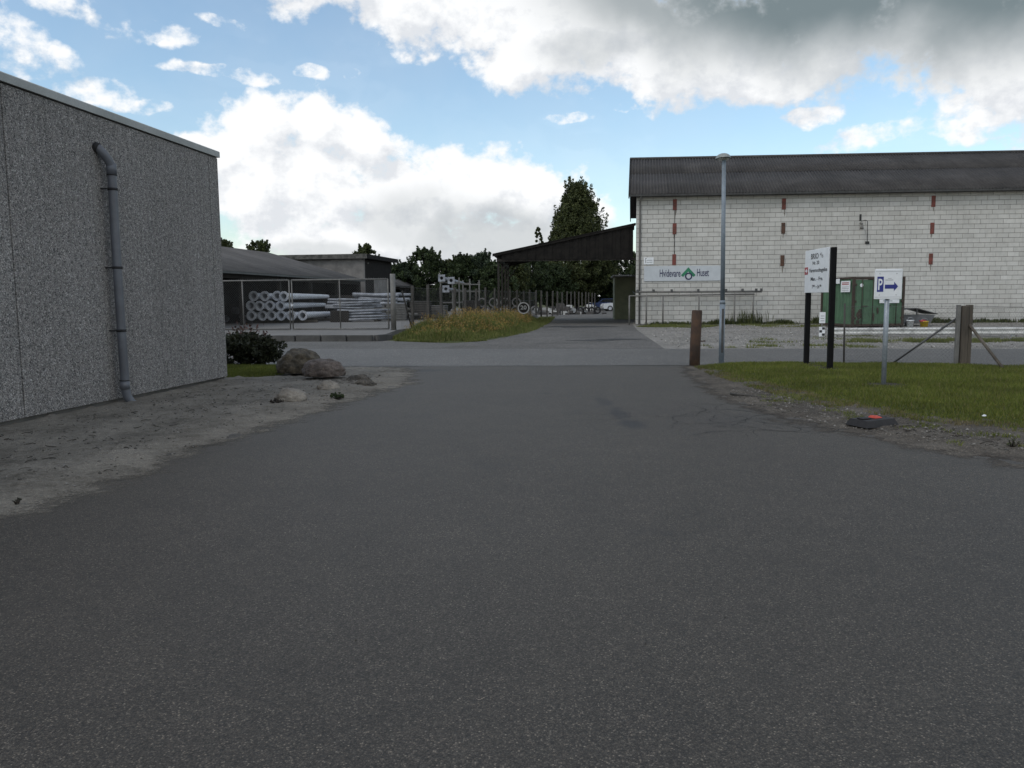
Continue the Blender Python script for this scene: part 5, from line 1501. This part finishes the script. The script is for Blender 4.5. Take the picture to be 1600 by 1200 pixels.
MB().tube([(.1, 0, .55), (.24, 0, .555)], 0.014, 6).build('peg', m_boll, bo)

# ------------------------------------------------------------------ company sign
bs = thing('company_sign', 'tall white delivery sign reading BRIO A/S between two black posts on the lawn', 'sign', (6.40, 17.2, 0.05), math.atan2(-1.46, -0.07))
# local +x runs from the far post to the near post, local -y... the printed face looks along local +y
for xx, nm in ((0.0, 'post'), (1.46, 'post')):
    MB().cbox(xx - .05, -.05, -.3, xx + .05, .05, 2.44, 0.006).build(nm, m_black, bs)
pan = MB().cbox(-.04, -.075, 1.56, 1.42, -.052, 2.45, 0.004).build('panel', m_white, bs)
FY = -.0775
def put(body, cx, cz, w, h, mat=m_letter):
    link('lettering', text_mesh(body, w, h, extr=0.001, bold=0.01), mat, pan, (cx, FY, cz), (R(90), 0, 0))
put('BRIO', 0.58, 2.31, 0.46, 0.115)
put('A', 0.93, 2.335, 0.05, 0.05); put('/', 0.99, 2.315, 0.04, 0.10); put('s', 1.06, 2.29, 0.06, 0.06)
put('Nr. 20', 0.66, 2.175, 0.40, 0.075)
put('Varemodtagelse', 0.80, 2.01, 1.10, 0.105)
put('Man. - Fre.', 0.74, 1.845, 0.74, 0.075)
put('7', 0.49, 1.68, 0.06, 0.08); put('00', 0.585, 1.70, 0.09, 0.045); put('-', 0.72, 1.68, 0.06, 0.012); put('14', 0.86, 1.68, 0.11, 0.08); put('00', 0.985, 1.70, 0.09, 0.045)
MB().box(-.04, -.0785, 1.945, .17, -.0765, 2.10).build('red_square', m_redlet, pan)
MB().prism([(.0, 2.035), (.06, 2.035), (.06, 2.075), (.15, 2.02), (.06, 1.97), (.06, 2.008), (.0, 2.008)], 'y', -.0805, -.0795).build('white_arrow', m_white, pan)

# ------------------------------------------------------------------ parking sign
ps = thing('parking_sign', 'white parking sign with blue P and arrow on a grey steel post', 'sign', (6.10, 12.95, 0.06), -0.30)
MB().tube([(0, 0, -.2), (0, 0, 1.86)], 0.038, 16).build('post', m_psteel, ps)
bd_ = MB().cbox(-.205, -.066, 1.42, .205, -.046, 1.905, 0.008).build('board', m_white, ps)
fy = -.068
MB().box(-.19, fy, 1.865, .19, fy + .0015, 1.869).box(-.19, fy, 1.455, .19, fy + .0015, 1.459).build('border_line', m_grey_letter, bd_)
MB().box(-.165, fy, 1.54, -.07, fy + .0015, 1.785).build('blue_square', m_blue, bd_)
link('letter', text_mesh('P', 0.062, 0.18, extr=0.001), m_white, bd_, (-.117, fy - .002, 1.66), (R(90), 0, 0))
MB().prism([(-.05, 1.59), (.085, 1.59), (.085, 1.55), (.145, 1.625), (.085, 1.70), (.085, 1.655), (-.05, 1.655)], 'y', fy, fy + .0015).build('arrow', m_blue, bd_)
MB().box(-.045, fy, 1.725, .07, fy + .0015, 1.733).box(-.01, fy, 1.752, .045, fy + .0015, 1.757).build('print_line', m_grey_letter, bd_)
for (sx, sz) in ((-.13, 1.83), (.12, 1.83), (-.13, 1.49), (.12, 1.49)):
    MB().tube([(sx, fy - .003, sz), (sx, fy + .003, sz)], 0.007, 8).build('screw', m_grey_letter, bd_)

# ------------------------------------------------------------------ lawn fence on the right
fn = thing('lawn_fence', 'chain link fence with stout timber corner post along the back of the lawn', 'fence', (9.62, 16.85, 0.04))
MB().cbox(-.11, -.08, -.3, .03, .10, 1.27, 0.012).build('corner_post', m_oldwood, fn)
MB().cbox(.034, -.05, -.3, .13, .10, 1.29, 0.012).build('corner_post', m_oldwood, fn)
MB().cbox(-.20, -.05, -.3, -.13, .03, 1.29, 0.006).build('steel_post', m_galvdull, fn)
e0 = Vector((-2.02, 1.25, 0)); ang0 = math.atan2(e0.y, e0.x)
MB().tube([(e0.x, e0.y, -.2), (e0.x - .03, e0.y, 1.33)], 0.022, 8).build('thin_post', m_graywood, fn)
MB().tube([(-.18, 0.03, 1.0), (-1.22, .62, 0.0)], 0.022, 8).build('brace', m_gutter, fn)
MB().tube([(.06, -.06, .86), (.06, -1.35, 0.0)], 0.03, 8).build('brace', m_oldwood, fn)
n = chain_link(e0.length, 1.26, 0.055, 0.0025).build('wire_net', m_wire, fn, (0, 0, 0), (0, 0, ang0)); n['kind'] = 'stuff'
n = chain_link(6.0, 1.26, 0.055, 0.0025).build('wire_net', m_wire, fn, (0.10, 0, 0), (0, 0, -PI / 2)); n['kind'] = 'stuff'
for zz in (1.26, .65, .03):
    MB().tube([(0, 0, zz), (e0.x, e0.y, zz)], 0.003, 4).build('wire', m_wire, fn)
    MB().tube([(.1, 0, zz), (.1, -6, zz)], 0.003, 4).build('wire', m_wire, fn)
MB().cbox(.06, -3.1, -.3, .14, -3.0, 1.3, 0.008).build('line_post', m_graywood, fn)

# ------------------------------------------------------------------ small things on the verge
rb = thing('rubber_base', 'black rubber sign base lying in the verge with an orange stub on it', 'sign base', (4.22, 9.2, 0.035), 0.35)
MB().add([(-.24, -.17, 0), (.24, -.17, 0), (.24, .17, 0), (-.24, .17, 0), (-.21, -.13, .075), (.20, -.13, .085), (.20, .13, .085), (-.21, .13, .075)], [(3, 2, 1, 0), (0, 1, 5, 4), (1, 2, 6, 5), (2, 3, 7, 6), (3, 0, 4, 7), (4, 5, 6, 7)]).build('slab', m_rubber, rb)
MB().cbox(-.19, -.05, .078, -.06, .05, .095, 0.006).build('handle', m_rubber, rb)
MB().add([(-.02, -.06, .086), (.10, -.05, .086), (.11, .05, .086), (-.01, .06, .086), (.0, -.04, .108), (.09, -.03, .098), (.10, .03, .104), (.01, .04, .112)], [(0, 1, 5, 4), (1, 2, 6, 5), (2, 3, 7, 6), (3, 0, 4, 7), (4, 5, 6, 7)]).build('orange_stub', m_orange, rb)
tag(MB().tube([(3.38, 12.2, .05), (3.52, 12.0, .055), (3.72, 11.75, .05)], [0.016, 0.017, 0.012], 7).build('stick', m_graywood), 'bare grey stick lying on the verge edge below the lawn', 'stick')
rock('litter', 'scrap of white paper lying on the lawn at the right', 5.62, 9.35, 0.11, 0.03, 0.02, 0.014, m_white, 4.4, 0.4, 0.5, 2)['category'] = 'litter'

# ------------------------------------------------------------------ far end of the track
def car(label, x, y, rz, paint):
    c = thing('parked_car', label, 'car', (x, y, 0), rz)
    sec = [(-2.1, .35), (-2.15, .62), (-1.9, .84), (-1.0, .92), (1.5, .95), (2.05, .85), (2.12, .4), (2.0, .28), (-2.0, .26)]
    MB().prism(sec, 'y', -.82, .82).build('body', paint, c)
    MB().prism([(-.98, .922), (-.35, 1.40), (1.05, 1.42), (1.6, .955)], 'y', -.70, .70).build('cabin', paint, c)
    MB().prism([(-.72, .97), (-.28, 1.33), (.98, 1.35), (1.35, .98)], 'y', -.712, -.702).build('window', m_glass, c)
    MB().add([(-1.01, -.6, .95), (-1.01, .6, .95), (-.42, .6, 1.37), (-.42, -.6, 1.37)], [(0, 1, 2, 3)]).build('windscreen', m_glass, c)
    for xx in (-1.35, 1.3):
        for s in (-1, 1):
            w_ = MB().tube([(xx, s * .60, .31), (xx, s * .835, .31)], 0.31, 18).build('wheel', m_rubber, c)
            MB().tube([(xx, s * .83, .31), (xx, s * .842, .31)], 0.19, 14).build('rim', m_galv, w_)
    for s in (-.55, .55):
        MB().cbox(-2.14, s - .16, .62, -2.06, s + .16, .76, 0.02).build('headlight', m_lens, c)
    return c
car('white car half hidden behind the green hut at the end of the track', 12.4, 91.0, 0.12, m_carwhite)
car('dark blue car at the end of the track beyond the white one', 11.4, 98.0, 0.15, m_carblue)
hp = MB(); hw = MB()
rr = random.Random(12)
for k in range(60):
    x, y = rr.gauss(0, 1.6), rr.gauss(0, 1.0)
    h = max(0.05, 1.3 - abs(x) * 0.5 - abs(y) * .4) * rr.uniform(.2, 1)
    s = rr.uniform(.08, .35)
    (hp if k % 4 else hw).box(x - s, y - s * .7, h - s * .6, x + s, y + s * .7, h + s * .6)
sc = thing('scrap_heap', 'heap of dark scrap with pale bits at the far left of the track', 'scrap heap', (4.9, 75.0, 0), 0.1)
hp.build('dark_scrap', m_scrap, sc, kind='stuff'); hw.build('pale_scrap', m_whitepaint, sc, kind='stuff')
for k in range(4):
    ring(MB(), .2, .34, -.1, .1, (1.6 + k * .55, .34), 16).build('tyre', m_rubber, sc)
sk = thing('white_sack', 'pale big bag standing at the end of the track left of the cars', 'sack', (9.0, 92.0, 0), 0.2)
MB().cbox(-.45, -.45, 0, .45, .45, .75, 0.12).build('bag', m_whitepaint, sk)
MB().tube([(-.3, -.3, .74), (-.1, -.2, .98), (.2, -.2, .98), (.3, -.3, .74)], .02, 5).build('loop', m_whitepaint, sk)

# ------------------------------------------------------------------ trees
def oval(t): return max(0.0, math.sin(PI * min(1, max(0, (t - 0.08) / 0.95)))) ** 0.6
def poplar(t): return (min(1.0, (t - 0.02) * 4.5) if t < 0.25 else 1.0) * max(0.0, 1 - max(0, t - 0.30) / 0.70) ** 0.62
def column(t): return max(0.0, math.sin(PI * min(1, t * 0.9 + 0.08))) ** 0.5
tree('poplar_tree', 'tall dense dark green tree rising alone above the canopy roof', 8.25, 100.0, 15.4, 5.0, poplar, 820, 100, 0.15, m_lf_olive, None, 0.3, base=0.06, jit=0.08, clump_r=0.11, shoots=150)
tree('sapling', 'slender young tree top left of the tall tree above the canopy', 3.55, 99.0, 10.2, 0.9, column, 60, 90, 0.13, m_lf_olive, 'young trees above the canopy', 0.1)
tree('sapling', 'shorter slender tree top touching the left side of the tall tree', 4.9, 98.0, 9.6, 0.8, column, 50, 90, 0.13, m_lf_olive, 'young trees above the canopy', 0.1)
hedge = [
 (-13.2, 84, 6.6, 2.3, 'dark tree at the left end of the row, beside the flat roofed block'),
 (-11.0, 86, 6.2, 2.2, 'dark bushy tree rising behind the pale grey far shed'),
 (-9.0, 85, 6.9, 2.2, 'rounded dark tree above the far end of the pale shed roof'),
 (-6.9, 87, 6.5, 2.1, 'dark tree just left of the pole rack'),
 (-5.0, 85, 6.3, 2.0, 'dark tree straight behind the pole rack'),
 (-3.3, 86, 6.9, 1.9, 'ragged tall tree right of the pole rack with sky through its top'),
 (-1.7, 84, 6.6, 1.9, 'olive tree at the left tip of the canopy roof'),
 (0.2, 88, 6.2, 2.0, 'dark tree under the low left end of the canopy'),
 (2.4, 92, 6.8, 2.3, 'dark tree seen below the canopy left of the track'),
 (4.9, 95, 6.6, 2.4, 'dark tree closing the view under the canopy middle'),
 (7.4, 103, 7.0, 2.4, 'dark tree below the canopy at the end of the track'),
 (10.0, 104, 7.2, 2.5, 'dark tree behind the parked cars'),
 (12.8, 103, 7.0, 2.6, 'dark tree behind the green hut'),
 (15.8, 101, 7.5, 2.6, 'dark tree between the green hut and the warehouse corner')]
for i, (x, y, h, r_, lab) in enumerate(hedge):
    tree('broadleaf_tree', lab, x, y, h * random.uniform(0.74, 1.04), r_ * random.uniform(0.85, 1.05), oval, 165, 95, 0.13, [m_lf_dark, m_lf_conifer, m_lf_dark, m_lf_olive][i % 4] if i < 8 else m_lf_dark, 'trees behind the yard', 0.15, base=0.05, jit=0.45, clump_r=0.17, shoots=60)
for (x, y, h, r_, lab) in [(-33.0, 92, 8.4, 2.2, 'tree crown over the shed ridge right beside the concrete building'), (-29.0, 92, 8.1, 2.1, 'olive tree crown over the far end of the open shed ridge'), (-16.2, 90, 7.6, 1.7, 'small tree crown peeping over the flat roofed block'), (-35.8, 94, 8.0, 2.2, 'tree crown behind the open shed hidden partly by the concrete building')]:
    tree('broadleaf_tree', lab, x, y, h, r_, oval, 110, 110, 0.14, m_lf_olive, 'trees behind the yard', 0.18, base=0.2, jit=0.3, clump_r=0.2, shoots=26)
# far wood closing the horizon
cs = []
for k in range(1500):
    x = random.uniform(-260, 260); cs.append((x, 190 + random.uniform(-6, 10) - abs(x) * 0.1, random.uniform(0.3, 1) ** 0.7 * (4.6 + 1.5 * math.sin(x * 0.13) + math.sin(x * .41))))
V, Fc = leaf_cloud(np.array(cs), np.full(len(cs), 2.4), 26, 0.8)
V[:, 2] = np.maximum(V[:, 2], 0)
tag(link('distant_wood', np_mesh('distant_wood', V, Fc), m_lf_dark), kind='stuff')
